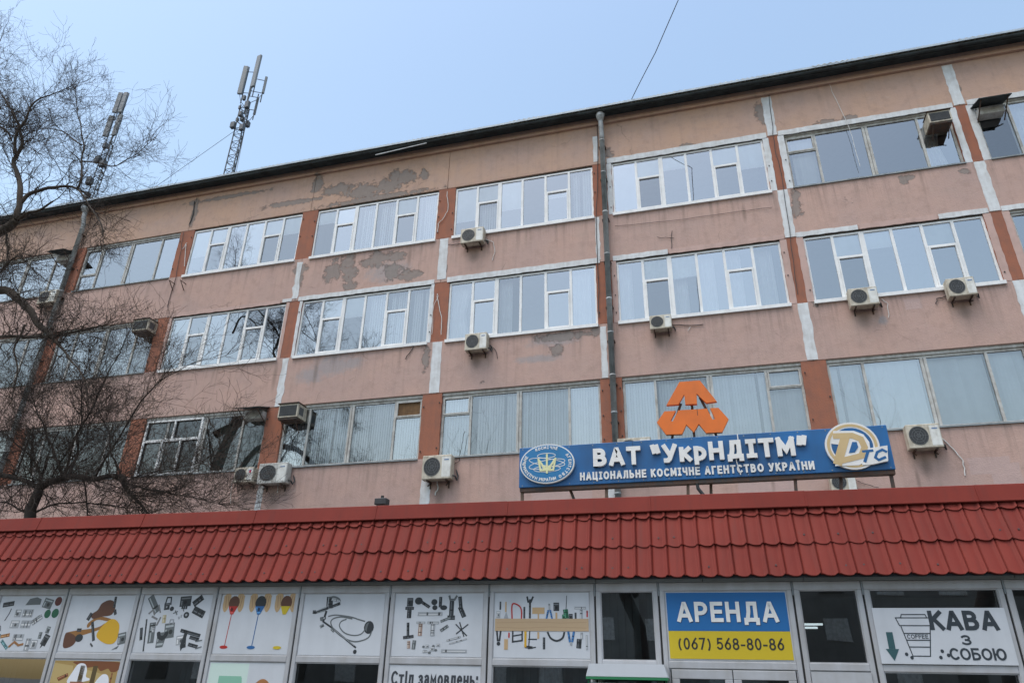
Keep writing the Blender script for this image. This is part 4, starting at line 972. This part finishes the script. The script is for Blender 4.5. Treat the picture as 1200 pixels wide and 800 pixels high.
p.add('printed_brush', SK, [rect(.47,.72,.13,.1), rect(.66,.64,.02,.1), rect(.47,.63,.015,.08), rect(.12,.78,.015,.16), rect(.13,.2,.04,.16), rect(.47,.34,.02,.1)], ); p.add('printed_saw', RD, [rect(.16,.34,.015,.08), rect(.98,.67,.015,.1)], [([(.19,.6),(.19,.82),(.26,.8),(.29,.72),(.29,.6)], .022)])
p.add('printed_pliers', BL, [rect(.565,.66,.018,.14,-12), rect(.605,.66,.018,.14,12), rect(.79,.32,.022,.16,8), rect(.83,.32,.022,.16,-10)]); p.add('printed_drill', GN, [rect(.76,.67,.05,.14,6), rect(.74,.62,.04,.08)]); p.add('printed_rule', YE, [rect(.335,.28,.022,.24)])
p.add('printed_trowel', LG, [rect(.04,.66,.04,.1), [(.1,.6),(.15,.6),(.125,.7)], rect(.91,.76,.12,.04), rect(.92,.66,.03,.16), rect(.92,.34,.025,.1), rect(.585,.78,.02,.1), rect(.97,.24,.02,.22), rect(.81,.22,.02,.05)])
p.add('printed_plank', (.46,.33,.2), [rect(.5,.5,.985,.19)])
p.add('printed_grain', (.38,.26,.15), lines=[([(.03,.46),(.3,.45),(.6,.47),(.97,.455)], .008), ([(.03,.53),(.4,.545),(.7,.53),(.97,.54)], .008)])
# lower posters
e, W, Hh = poster(4, True, 'poster of two white helmeted workers before warm timber, cut by the photo edge'); p = Print(e, W, Hh)
p.add('printed_timber', (.36,.24,.08), [rect(.5,.7,.99,.58)]); p.add('printed_timber', (.46,.34,.14), [[(.01,.96),(.3,.93),(.36,.72),(.01,.72)], [(.45,.9),(.86,.82),(.86,.72),(.5,.76)]])
p.add('printed_beam', (.18,.06,.02), [[(.3,.98),(.99,.98),(.99,.88),(.9,.86),(.84,.9),(.74,.87),(.66,.92),(.5,.91)], rect(.92,.7,.02,.3), [(.1,.78),(.25,.84),(.27,.8),(.14,.74)]]); p.add('printed_helmet', (.72,.74,.78), [[(.28,.72),(.32,.86),(.38,.95),(.48,.95),(.53,.88),(.54,.8),(.6,.78),(.57,.75)], [(.66,.6),(.7,.74),(.78,.83),(.86,.82),(.9,.74),(.9,.6)]])
p.add('printed_face', (.30,.12,.06), [rect(.42,.62,.2,.24)])
e, W, Hh = poster(6, True, 'poster with a green paint roller and a woman with reddish hair'); p = Print(e, W, Hh)
p.add('printed_wash', (.55,.68,.62), [rect(.27,.6,.52,.78)]); p.add('printed_roller', (.22,.46,.34), [rect(.3,.78,.3,.13)], [([(.45,.82),(.47,.7),(.42,.62),(.42,.4)], .02)])
p.add('printed_hair', (.36,.15,.05), [[(.58,.5),(.6,.68),(.66,.78),(.74,.82),(.82,.78),(.86,.68),(.88,.5)]]); p.add('printed_face', (.62,.42,.32), [[(.66,.5),(.67,.64),(.74,.7),(.8,.64),(.81,.5)]])
e, W, Hh = poster(8, True, 'white order desk notice with black text Стіл замовлень', 'notice')
for c, mb in text('Стіл замовлень:', -W/2+.03, W/2-.03, Hh-.235, .165, .026, PY-.0006, PY+.0028): mb.build('letter', ink((.04, .045, .055)), e)
# rental banner
e, W, Hh = poster(11, False, 'blue and yellow rental banner АРЕНДА with phone number (067) 568-80-86', 'banner')
m = MB(); m.box(-W/2+.01, W/2-.01, PY-.004, PY+.0025, Hh*.42, Hh-.01); m.build('blue_field', ink((.01, .13, .36)), e)
m = MB(); m.box(-W/2+.01, W/2-.01, PY-.004, PY+.0025, .015, Hh*.42-.002); m.build('yellow_field', ink((.58, .43, .015)), e)
text_mesh('АРЕНДА', -W/2+.13, W/2-.12, Hh*.55, .235, .045, PY-.0055, PY-.0042).build('drop_shadow', ink((.015, .06, .16)), e).location = (.008, 0, -.008)
for c, mb in text('АРЕНДА', -W/2+.13, W/2-.12, Hh*.55, .235, .045, PY-.012, PY-.0042, .14): mb.build('letter', M['letter'], e)
for c, mb in text('(067) 568-80-86', -W/2+.12, W/2-.10, Hh*.15, .135, .02, PY-.0055, PY-.0042, .13): mb.build('digit', ink((.03, .03, .025)), e)
# coffee sign hanging in front of the pane
a, b = MU[13]+.06, MU[14]-.06; W = b-a; e = empty('coffee_sign', shop_world((a+b)/2, -.035, ZM1+.004), A0, label='white takeaway coffee sign КАВА З СОБОЮ with drawn paper cup and arrow', cat='sign')
Hh = .60; m = MB(); m.box(-W/2, W/2, -.01, .0, 0, Hh); m.build('sheet', M['white'], e)
k_ = ink((.03, .04, .05)); y0, y1 = -.0125, -.0102
for args in (('КАВА', -W*.08, W*.43, Hh*.60, .21, .045), ('З', W*.13, W*.20, Hh*.34, .105, .02), ('СОБОЮ', W*.02, W*.43, Hh*.08, .125, .022)):
    for c, mb in text(*args, y0, y1, .08): mb.build('letter', k_, e)
m = MB(); sc_ = lambda u, v: ((u-.5)*W, v*Hh)
for pts in ([(.2,.66),(.245,.14),(.375,.14),(.42,.66)], [(.17,.82),(.19,.68),(.43,.68),(.45,.82),(.17,.82)], [(.21,.82),(.22,.88),(.4,.88),(.41,.82)], [(.225,.42),(.40,.42)], [(.235,.30),(.385,.30)], [(.215,.54),(.41,.54)]): stroke(m, [sc_(*q) for q in pts], .010, y0-.0004*len(m.f)/20, y1)
m.build('cup_drawing', k_, e)['kind'] = 'stuff'
text_mesh('COFFEE', -W*.27, -W*.11, Hh*.445, .045, .007, y0, y1).build('lettering', k_, e)['kind'] = 'stuff'
m = MB(); m.prism([sc_(*q) for q in ((.05,.26),(.15,.26),(.10,.05))], y0, y1); m.box(*[sc_(.075,0)[0], sc_(.125,0)[0]], y0, y1, sc_(0,.262)[1], sc_(0,.56)[1]); m.build('arrow', ink((.03, .09, .10)), e)
m = MB()
for (u, v) in ((.2,.17),(.235,.11),(.45,.12),(.47,.23),(.51,.16)): x_, z_ = sc_(u, v); m.disc(x_, z_, .018, .02, y0, y1, 10)
m.build('coffee_bean', k_, e)['kind'] = 'stuff'

# ------------------------------------------------------------------ rooftop sign of the institute
SY = -9.85
sa, sb = at(608, 571, SY), at(1050, 550, SY); X0, X1, Z0 = sa.x, sb.x, (sa.z+sb.z)/2
Z1 = Z0+.665
XS, ZS = (X0+X1)/2, 3.5
sg = empty('roof_sign', (XS, SY, ZS), label='long blue rooftop sign with white letters ВАТ УкрНДІТМ and space agency emblem', cat='sign')
SO = (XS, SY, ZS)
def gp(mb, name, mat, parent=None, **kw): return mb.build(name, M[mat] if isinstance(mat, str) else mat, parent or sg, origin=SO, **kw)
m = MB(); m.box(X0, X1, SY, SY+.14, Z0, Z1); gp(m, 'sign_panel', 'signblue', bevel=.008)
m = MB(); m.box(X0+.01, X1-.01, SY+.02, SY+.13, Z0-.06, Z0-.002); gp(m, 'bottom_rail', 'iron')
for q in (.335, .67): x_ = X0+(X1-X0)*q; m = MB(); m.box(x_-.004, x_+.004, SY-.0015, SY+.01, Z0+.004, Z1-.004); gp(m, 'panel_seam', ink((.008, .05, .14)))
m = MB()
for i in range(15):
    for z_ in (Z0+.03, Z1-.03): x_ = X0+.06+(X1-X0-.12)*i/14; m.box(x_-.008, x_+.008, SY-.004, SY+.004, z_-.008, z_+.008)
gp(m, 'rivet', 'galvdark')['kind'] = 'stuff'
def sx(px, py): q = at(px, py, SY); return q.x, q.z
# photo points of the text line ends
a1 = sx(696, 547.5); a2 = sx(948, 533.5); cap = .292
for c, mb in text('ВАТ “УкрНДІТМ"', a1[0], a2[0], a1[1], cap, .068, SY-.055, SY-.003, .11, (a2[1]-a1[1])/(a2[0]-a1[0])):
    gp(mb, 'letter', 'letter')
b1_, b2_ = sx(680, 563), sx(955, 550)
gp(text_mesh('НАЦІОНАЛЬНЕ КОСМІЧНЕ АГЕНТСТВО УКРАЇНИ', b1_[0], b2_[0], b1_[1], .128, .027, SY-.018, SY-.003, .17, (b2_[1]-b1_[1])/(b2_[0]-b1_[0])), 'lettering', 'letter')['kind'] = 'stuff'
# emblem
ex, ez = sx(642, 544); rx, rz = .45, .325
m = MB(); m.disc(ex, ez, rx, rz, SY-.06, SY-.003, 40); em = gp(m, 'agency_emblem', 'letter')
m = MB(); m.disc(ex, ez, rx*.955, rz*.945, SY-.064, SY-.0605, 40); gp(m, 'emblem_field', painted('light_blue_field', (.02, .19, .42), .4, .2, 2), em)
m = MB()
def ell(cx, cz, a, b, rot=0, n=28): c, s = math.cos(R(rot)), math.sin(R(rot)); return [(cx+a*math.cos(2*math.pi*i/n)*c-b*math.sin(2*math.pi*i/n)*s, cz+a*math.cos(2*math.pi*i/n)*s+b*math.sin(2*math.pi*i/n)*c) for i in range(n+1)]
stroke(m, ell(ex, ez-.01, .30, .065, 8), .009, SY-.0672, SY-.0641, True); stroke(m, ell(ex, ez+.02, .30, .06, -10), .009, SY-.0668, SY-.0641, True); stroke(m, ell(ex-.01, ez+.13, .15, .04), .009, SY-.0664, SY-.0641, True); stroke(m, ell(ex, ez-.09, .22, .05), .009, SY-.066, SY-.0641, True)
gp(m, 'orbit_ring', 'letter', em)
m = MB()
for i, (wd, a0, a1__) in enumerate((('НАЦІОНАЛЬНЕ', 247, 150), ('КОСМІЧНЕ', 122, 62), ('АГЕНТСТВО', 34, -60), ('УКРАЇНИ', 248, 292))):
    n = len(wd)
    for k, ch in enumerate(wd):
        t = R(a0+(a1__-a0)*(k+.5)/n); low = wd == 'УКРАЇНИ'
        px_, pz_ = ex+rx*.845*math.cos(t), ez+rz*.82*math.sin(t); rot = (math.atan2(math.sin(t)/rz, math.cos(t)/rx)-math.pi/2)+(math.pi if low else 0)
        q = MB(); glyph(q, ch, -.5*G[ch][0]*.042, -.025, .052, .011, SY-.068, SY-.0641)
        c, s = math.cos(rot), math.sin(rot); j = len(m.v)
        m.v += [(px_+v[0]*c-v[2]*s, v[1], pz_+v[0]*s+v[2]*c) for v in q.v]; m.f += [tuple(j+f_ for f_ in ff) for ff in q.f]
gp(m, 'ring_lettering', 'letter', em)['kind'] = 'stuff'
m = MB(); T_ = lambda u, v: (ex+u, ez+v); k0, k1 = SY-.071, SY-.0641
for P_ in ([T_(-.14,.07),T_(-.105,-.11)], [T_(.14,.07),T_(.105,-.11)], [T_(-.105,-.11),T_(.105,-.11)], [T_(-.14,.07),T_(-.07,-.03),T_(-.045,-.10)], [T_(.14,.07),T_(.07,-.03),T_(.045,-.10)], [T_(0,.14),T_(0,-.15)], [T_(-.045,-.05),T_(0,-.12),T_(.045,-.05)]):
    k0 -= .0005; stroke(m, P_, .030, k0, k1)
gp(m, 'trident', flat('pale_green_white', (.74, .74, .42)), em)
# DTC logo
lx = lambda px, py: sx(px, py)
m = MB(); cx, cz = lx(998, 523); RL = .365; m.disc(cx, cz, RL, RL*.97, SY-.05, SY-.003, 36); lg = gp(m, 'round_logo', 'letter')
m = MB(); m.disc(cx, cz, RL*.93, RL*.90, SY-.053, SY-.0505, 36, .88); gp(m, 'sand_ring', 'sand', lg)
m = MB(); m.disc(cx, cz, RL*.765, RL*.74, SY-.0522, SY-.0503, 36); gp(m, 'logo_field', 'signblue', lg)
m = MB(); m.prism([lx(q, w_) for q, w_ in ((978,547),(982,522),(973,521),(976,506),(1000,506),(1011,510),(1018,519),(1019.5,531),(1015,541),(1006,546))], SY-.057, SY-.0535); gp(m, 'letter_outline', 'letter', lg)
m = MB(); P_ = [lx(q, w_) for q, w_ in ((982,541),(989,516))]; stroke(m, P_, .12, SY-.060, SY-.0572); stroke(m, [lx(q, w_) for q, w_ in ((979,512),(998,511.5),(1008,515.5),(1012.5,525),(1009,535),(985,541))], .085, SY-.0605, SY-.0572); gp(m, 'letter', 'sand', lg)
m = MB(); m.prism([lx(q, w_) for q, w_ in ((998,519),(1003,519),(1005,525),(1001,531),(994,532))], SY-.062, SY-.0608); gp(m, 'letter_counter', 'signblue', lg)
m = MB(); m.prism([lx(q, w_) for q, w_ in ((1009,542),(1013,527),(1039,523),(1040,541),(1022,545),(1010,546))], SY-.058, SY-.003); gp(m, 'logo_plate', 'letter', lg)
m = MB(); stroke(m, [lx(q, w_) for q, w_ in ((1011,530),(1021,529))], .035, SY-.061, SY-.0585); stroke(m, [lx(q, w_) for q, w_ in ((1016,531),(1013,541))], .04, SY-.0615, SY-.0585); stroke(m, [lx(q, w_) for q, w_ in ((1037,530),(1033,528),(1027,531),(1025,537),(1029,540),(1036,537))], .035, SY-.061, SY-.0585); gp(m, 'letter', 'signblue', lg)
# posts
for (px, px2, dy, mt) in ((612,612,0,'rust'),(711,711,0,'rust'),(807,807,0,'rust'),(834,834,.1,'rust'),(934,935,0,'iron'),(989,989,.05,'iron'),(1048,1051,0,'iron'),(667,674,.06,'iron')):
    q0 = at(px, 574, SY+.07); q1 = at(px2, 590, SY+.07)
    m = MB(); x_a, x_b = q0.x, q0.x+(q1.x-q0.x)*4; m.obox(((x_a+x_b)/2, SY+.07+dy, (Z0-.02+ZS)/2), (.022, 0, 0), (0, .022, 0), ((x_b-x_a)/2*-1 if 0 else (x_a-x_b)/2, 0, (Z0-.02-ZS)/2)); gp(m, 'post', mt)
m = MB(); m.tube([sx3 for sx3 in (at(816,561,SY+.05), at(818,572,SY+.05), at(826,582,SY+.05), at(834,596,SY+.05))], .03, 6); gp(m, 'cable_conduit', 'dark')
m = MB(); m.tube([at(864,508,SY-.02), at(865,516,SY-.03), at(863,540,SY-.03), at(868,556,SY-.03)], .008, 5); gp(m, 'loose_wire', 'hose')

# orange emblem above the sign
eo = at(812, 510, SY); E_ = empty('orange_emblem', (eo.x, SY, Z1+.0), label='orange geometric institute emblem standing on rods above the blue sign', cat='emblem')
EO = (eo.x, SY, Z1)
def zp(lst): return [(lambda q: (q.x, q.z))(at(760+a/8, 430+b/8, SY+.04)) for a, b in lst]
def ep(mb, name, mat): return mb.build(name, M[mat], E_, origin=EO)
m = MB(); m.prism(zp([(290,143),(480,128),(640,325),(540,338),(450,250),(455,348),(345,353),(335,258),(280,352),(168,360)]), SY+.02, SY+.09); up_pl = ep(m, 'upper_plate', 'orange')
m = MB(); m.prism(zp([(80,520),(150,418),(255,412),(205,508),(228,512),(280,408),(455,398),(548,392),(600,495),(625,490),(578,388),(655,385),(750,490),(690,612),(540,620),(472,535),(425,612),(355,542),(315,630),(165,635)]), SY+.02, SY+.09); ep(m, 'lower_plate', 'orange')
m = MB(); q = zp([(455,395),(460,420)]); m.box(q[0][0]-.004, q[0][0]+.004, SY+.018, SY+.022, q[0][1]-.11, q[0][1]); ep(m, 'plate_joint', 'iron')
for l in (((300,330),(255,470),(205,720)), ((405,340),(415,500),(432,705)), ((480,270),(560,420),(655,690))):
    m = MB(); P_ = zp(l); m.tube([(x_, SY+.11, z_) for x_, z_ in P_], .022, 6); ep(m, 'support_rod', 'iron')
# flood lamp on the ridge
p = at(447, 594, -10.75); fl = empty('flood_lamp', p, label='small dark flood lamp sticking up behind the red ridge', cat='lamp')
m = MB(); m.box(-.10, .10, -.07, .07, .03, .13); m.build('lamp_body', M['dark'], fl, bevel=.01); m = MB(); m.box(-.018, .018, -.02, .02, .131, .18); m.build('mount_nub', M['dark'], fl); m = MB(); m.tube([(0, .02, .03), (0, .05, -.35)], .015, 6); m.build('bracket', M['iron'], fl)

# ------------------------------------------------------------------ trees
class Tree:
    def __init__(s, dens=3.0): s.tw = MB(); s.lim = []; s.n = 0; s.dens = dens
    def limb(s, P, r0, r1, twigs=1.0, sub=3, L=2.0, both=True, n=7, upb=.25):
        P = [Vector(p) for p in P]; S = []
        for i in range(len(P)-1):       # catmull-rom
            p0, p1, p2, p3 = P[max(i-1, 0)], P[i], P[i+1], P[min(i+2, len(P)-1)]
            for k in range(5):
                t = k/5; S.append(.5*((2*p1)+(p2-p0)*t+(2*p0-5*p1+4*p2-p3)*t*t+(3*p1-p0-3*p2+p3)*t**3))
        S.append(P[-1]); N = len(S); r0 *= .8; r1 *= .8; rad = [r0+(r1-r0)*i/(N-1) for i in range(N)]
        S2 = [q+Vector((pnoise(q*1.7), pnoise(q*1.7+Vector((9, 0, 0))), pnoise(q*1.7+Vector((0, 9, 0)))))*.06 for q in S]
        m = MB(); m.tube(S2, rad, n); s.lim.append(m)
        tot = sum((S2[i+1]-S2[i]).length for i in range(N-1)); cnt = int(tot*twigs*s.dens)
        for k in range(cnt):
            i = min(N-2, int(N*(.15+.85*random.random()))); d = (S2[i+1]-S2[i]).normalized()
            rv = Vector((random.gauss(0, 1), random.gauss(0, 1), random.gauss(0, 1)+upb)).normalized()
            dd = (d*.7+rv*.9).normalized()
            s.grow(S2[i], dd, L*random.uniform(.7, 1.9), min(.015, max(.007, rad[i]*random.uniform(.28, .5))), sub, upb)
        dd = (S2[-1]-S2[-2]).normalized(); s.grow(S2[-1], dd, L*1.3, max(.008, min(.02, r1)), max(1, sub-1), upb)
    def grow(s, p, d, L, r, lv, upb=.25):
        n = 5 if lv > 1 else 4; pts = [p.copy()]; q = p.copy(); dd = d.copy(); step = L/n
        for i in range(n):
            dd = (dd+Vector((random.gauss(0, .2), random.gauss(0, .2), random.gauss(0, .2)+upb*.22))).normalized(); q = q+dd*step; pts.append(q.copy())
        s.tw.tube(pts, [max(.0031, r*(1-.75*i/n)) for i in range(n+1)], 4 if lv > 1 else 3, False); s.n += 1
        if lv <= 0: return
        kids = random.randint(4, 6) if lv > 1 else random.randint(4, 6)
        for k in range(kids):
            i = random.randint(1, n); base = pts[i]; t = (pts[i]-pts[i-1]).normalized()
            rv = Vector((random.gauss(0, 1), random.gauss(0, 1), random.gauss(0, 1))).normalized()
            s.grow(base, (t*.75+rv*.75).normalized(), L*random.uniform(.38, .68), r*.55, lv-1, upb)
    def finish(s, name, base, label, group, mat='bark', trunk=None, tmat='bark'):
        e = empty(name, base, label=label, cat='tree', group=group)
        if trunk: mt = MB(); mt.tube(trunk[0], trunk[1], 10); mt.build('trunk', M[tmat], e, True, base)
        for l in s.lim: l.build('limb', M[tmat], e, True, base)
        o = s.tw.build('crown', M['twig'], e, False, base); o['kind'] = 'stuff'
        return e
def pl(lst, Y): return [at(x, y, Y+(dy if dy else 0)) for (x, y, dy) in lst]
GT = 'bare street trees'
# big tree whose trunk stands left of the frame
YT = -7.6; t1 = Tree(); tb = at(-150, 420, YT); bx = tb.x
tr = [(bx-.3, YT, 0), (bx-.2, YT, 4), (bx, YT, 8.5), (bx+.3, YT+.1, 11), (bx+.9, YT+.1, 13.5)]
t1.limb(pl([(-110,330,.1),(-50,295,0),(0,272,0),(20,258,0)], YT), .25, .15, .8, 2, 1.0)
t1.limb(pl([(20,258,0),(24,232,0),(20,205,.1),(17,190,.1),(24,172,0),(26,155,0),(15,132,.2),(2,112,.3)], YT), .12, .03, 2.4, 2, 1.0)
t1.limb(pl([(18,180,0),(18,165,-.1),(30,140,-.2),(40,120,-.2),(62,112,-.2),(85,100,-.2)], YT), .07, .012, 3.2, 2, .8)
t1.limb(pl([(24,238,0),(38,226,.1),(60,220,.1),(80,219,.1),(92,223,.1),(104,240,.1)], YT), .085, .025, 2.2, 2, .9)
t1.limb(pl([(90,222,.1),(96,208,.1),(96,190,.2),(97,165,.2),(93,140,.2),(88,112,.3)], YT), .05, .012, 3.2, 2, .9)
t1.limb(pl([(97,188,.2),(115,191,.2),(135,194,.1),(160,180,0),(178,164,0)], YT), .03, .008, 3.0, 2, .7)
t1.limb(pl([(95,170,.2),(75,155,.3),(52,150,.3),(30,152,.3)], YT), .03, .008, 3.0, 2, .7)
t1.limb(pl([(22,258,0),(34,250,0),(48,245,0),(62,236,0)], YT), .06, .035, .8, 1, .6)
t1.limb(pl([(0,128,.2),(-12,100,.2),(-8,70,.2),(2,45,.2)], YT), .05, .012, 3.0, 2, .8)
t1.limb(pl([(-30,175,.3),(-12,150,.3),(4,150,.3),(14,165,.3)], YT), .07, .03, 2.4, 2, .8)
t1.limb(pl([(-120,440,.2),(-50,352,.1),(0,340,0),(24,352,0),(42,375,0),(62,396,0)], YT), .2, .09, 1.6, 2, .9)
t1.limb(pl([(60,394,0),(85,389,.1),(110,384,.2),(130,378,.2)], YT), .05, .012, 3.2, 2, .8)
t1.limb(pl([(-20,398,.2),(20,394,.1),(60,396,0)], YT), .06, .05, 2.2, 2, .8)
t1.limb(pl([(62,396,0),(76,412,-.1),(92,432,-.1),(104,452,-.1)], YT), .05, .014, 3.0, 2, .8)
t1.limb(pl([(-40,300,.2),(-5,320,.1),(20,300,0),(40,318,0)], YT), .05, .015, 3.2, 2, .8)
t1.limb(pl([(30,380,0),(18,410,0),(20,440,0),(12,470,0)], YT), .04, .012, 3.0, 2, .8)
t1.limb(pl([(104,240,.1),(118,262,.1),(122,290,.1)], YT), .03, .008, 3.6, 2, .7, upb=-.2)
t1.limb(pl([(10,275,.1),(8,300,.1),(12,330,.1)], YT), .04, .01, 3.4, 2, .7, upb=-.2)
t1.finish('bare_tree', (bx-.3, YT, 0), 'tall bare tree at the left edge with thick limbs reaching over the roofline', GT, 'bark', (tr, [.42, .36, .31, .28, .2]), 'barkpale')
# lower tree behind the shop roof
Y2 = -6.6; t2 = Tree(4.6); b2_ = at(33, 640, Y2)
tr2 = [(b2_.x-.1, Y2, 0), (b2_.x-.05, Y2, 2.2)]+[tuple(at(x, y, Y2)) for x, y in ((34, 625), (36, 596), (46, 574))]
t2.limb(pl([(46,574,0),(62,563,0),(85,558,0),(110,562,0),(140,558,0),(146,563,0)], Y2), .125, .055, 1.6, 2, .9)
t2.limb(pl([(-40,545,.2),(0,556,.1),(22,561,0),(44,572,0)], Y2), .08, .07, 2.0, 2, .9)
t2.limb(pl([(82,558,0),(90,530,.1),(94,495,.2),(96,455,.2),(104,418,.2)], Y2), .045, .01, 2.2, 2, .9, upb=.5)
t2.limb(pl([(76,558,0),(84,525,0),(108,478,-.1),(130,430,-.2),(150,392,-.2)], Y2), .045, .008, 2.2, 2, .9, upb=.5)
t2.limb(pl([(110,560,0),(135,520,-.2),(165,470,-.3),(198,440,-.4),(234,421,-.4)], Y2), .04, .007, 2.0, 2, .9, upb=.4)
t2.limb(pl([(130,560,0),(170,572,.2),(215,580,.2),(262,592,.3)], Y2), .035, .008, 3.4, 2, .9, upb=.35)
t2.limb(pl([(140,560,0),(150,575,.1),(165,590,.2),(176,606,.2)], Y2), .06, .03, 3.4, 2, .9)
t2.limb(pl([(74,558,0),(60,520,.1),(46,490,.2),(36,465,.2)], Y2), .05, .01, 3.0, 2, .9, upb=.4)
t2.limb(pl([(50,570,0),(40,540,.1),(20,520,.2),(-6,500,.3)], Y2), .05, .012, 3.0, 2, .9, upb=.3)
t2.limb(pl([(96,560,0),(100,578,0),(102,606,0)], Y2), .03, .02, 3.5, 2, .9)
t2.limb(pl([(140,556,0),(132,530,0),(124,500,.1),(118,485,.1)], Y2), .03, .008, 3.0, 2, .8)
t2.limb(pl([(150,562,0),(185,550,-.3),(225,545,-.5),(262,520,-.6)], Y2), .025, .006, 2.8, 2, .7, upb=.3)
t2.limb(pl([(40,600,.1),(70,590,.2),(110,590,.2),(150,596,.2)], Y2), .035, .012, 3.4, 2, .8)
t2.limb(pl([(30,600,.1),(10,590,.2),(-15,585,.2)], Y2), .035, .012, 3.4, 2, .8)
t2.finish('bare_tree', (b2_.x-.1, Y2, 0), 'low bare spreading tree with an arched limb rising behind the red shop roof', GT, 'bark', (tr2, [.22, .18, .15, .13, .115]), 'bark')
# trees across the street, seen as reflections in the glass
def street_tree(x, y, H, seed, lab):
    random.seed(seed); t = Tree(1.6); P = [Vector((x+random.uniform(-.3, .3)*k, y+random.uniform(-.3, .3)*k, H*k/5*.62)) for k in range(6)]
    for k in range(9):
        z = H*random.uniform(.25, .6); a = random.uniform(0, 6.28); L = H*random.uniform(.25, .42); o_ = Vector((x, y, z)); d_ = Vector((math.cos(a)*.55, math.sin(a)*.55, .85))
        t.limb([o_, o_+d_*L*.5, o_+d_*L+Vector((0, 0, L*.15))], .16, .03, 1.5, 1, H*.11, upb=.5)
    return t.finish('bare_tree', (x, y, 0), lab, 'bare trees across the street', 'bark', (P, [.45, .4, .34, .28, .2, .1]), 'bark')
street_tree(-52, -20, 23, 13, 'bare street tree mirrored in the dark lower left office windows')
street_tree(-39, -26, 25, 3, 'bare street tree mirrored in the left office windows')
street_tree(-21, -33, 21, 5, 'bare street tree mirrored in the middle of the facade glass')
street_tree(-5, -38, 17, 7, 'bare street tree mirrored in the shop door glass')
street_tree(9, -34, 19, 9, 'bare street tree mirrored in the right shop panes')
# block of flats across the street (only mirrored in the shop glass)
ob = empty('apartment_block', (-10, -62, 0), label='grey apartment block across the street mirrored in the shop glass', cat='building')
m = MB(); m.box(-40, 40, -10, 0, 0, 15); m.build('wall', M['render'], ob)
for k in range(4):
    for i in range(18):
        m = MB(); m.box(-38+i*4.3, -36.2+i*4.3, .01, .06, 1.6+k*3.4, 3.2+k*3.4); m.build('window', M['oldframe' if (i+k) % 3 else 'darkframe'], ob)
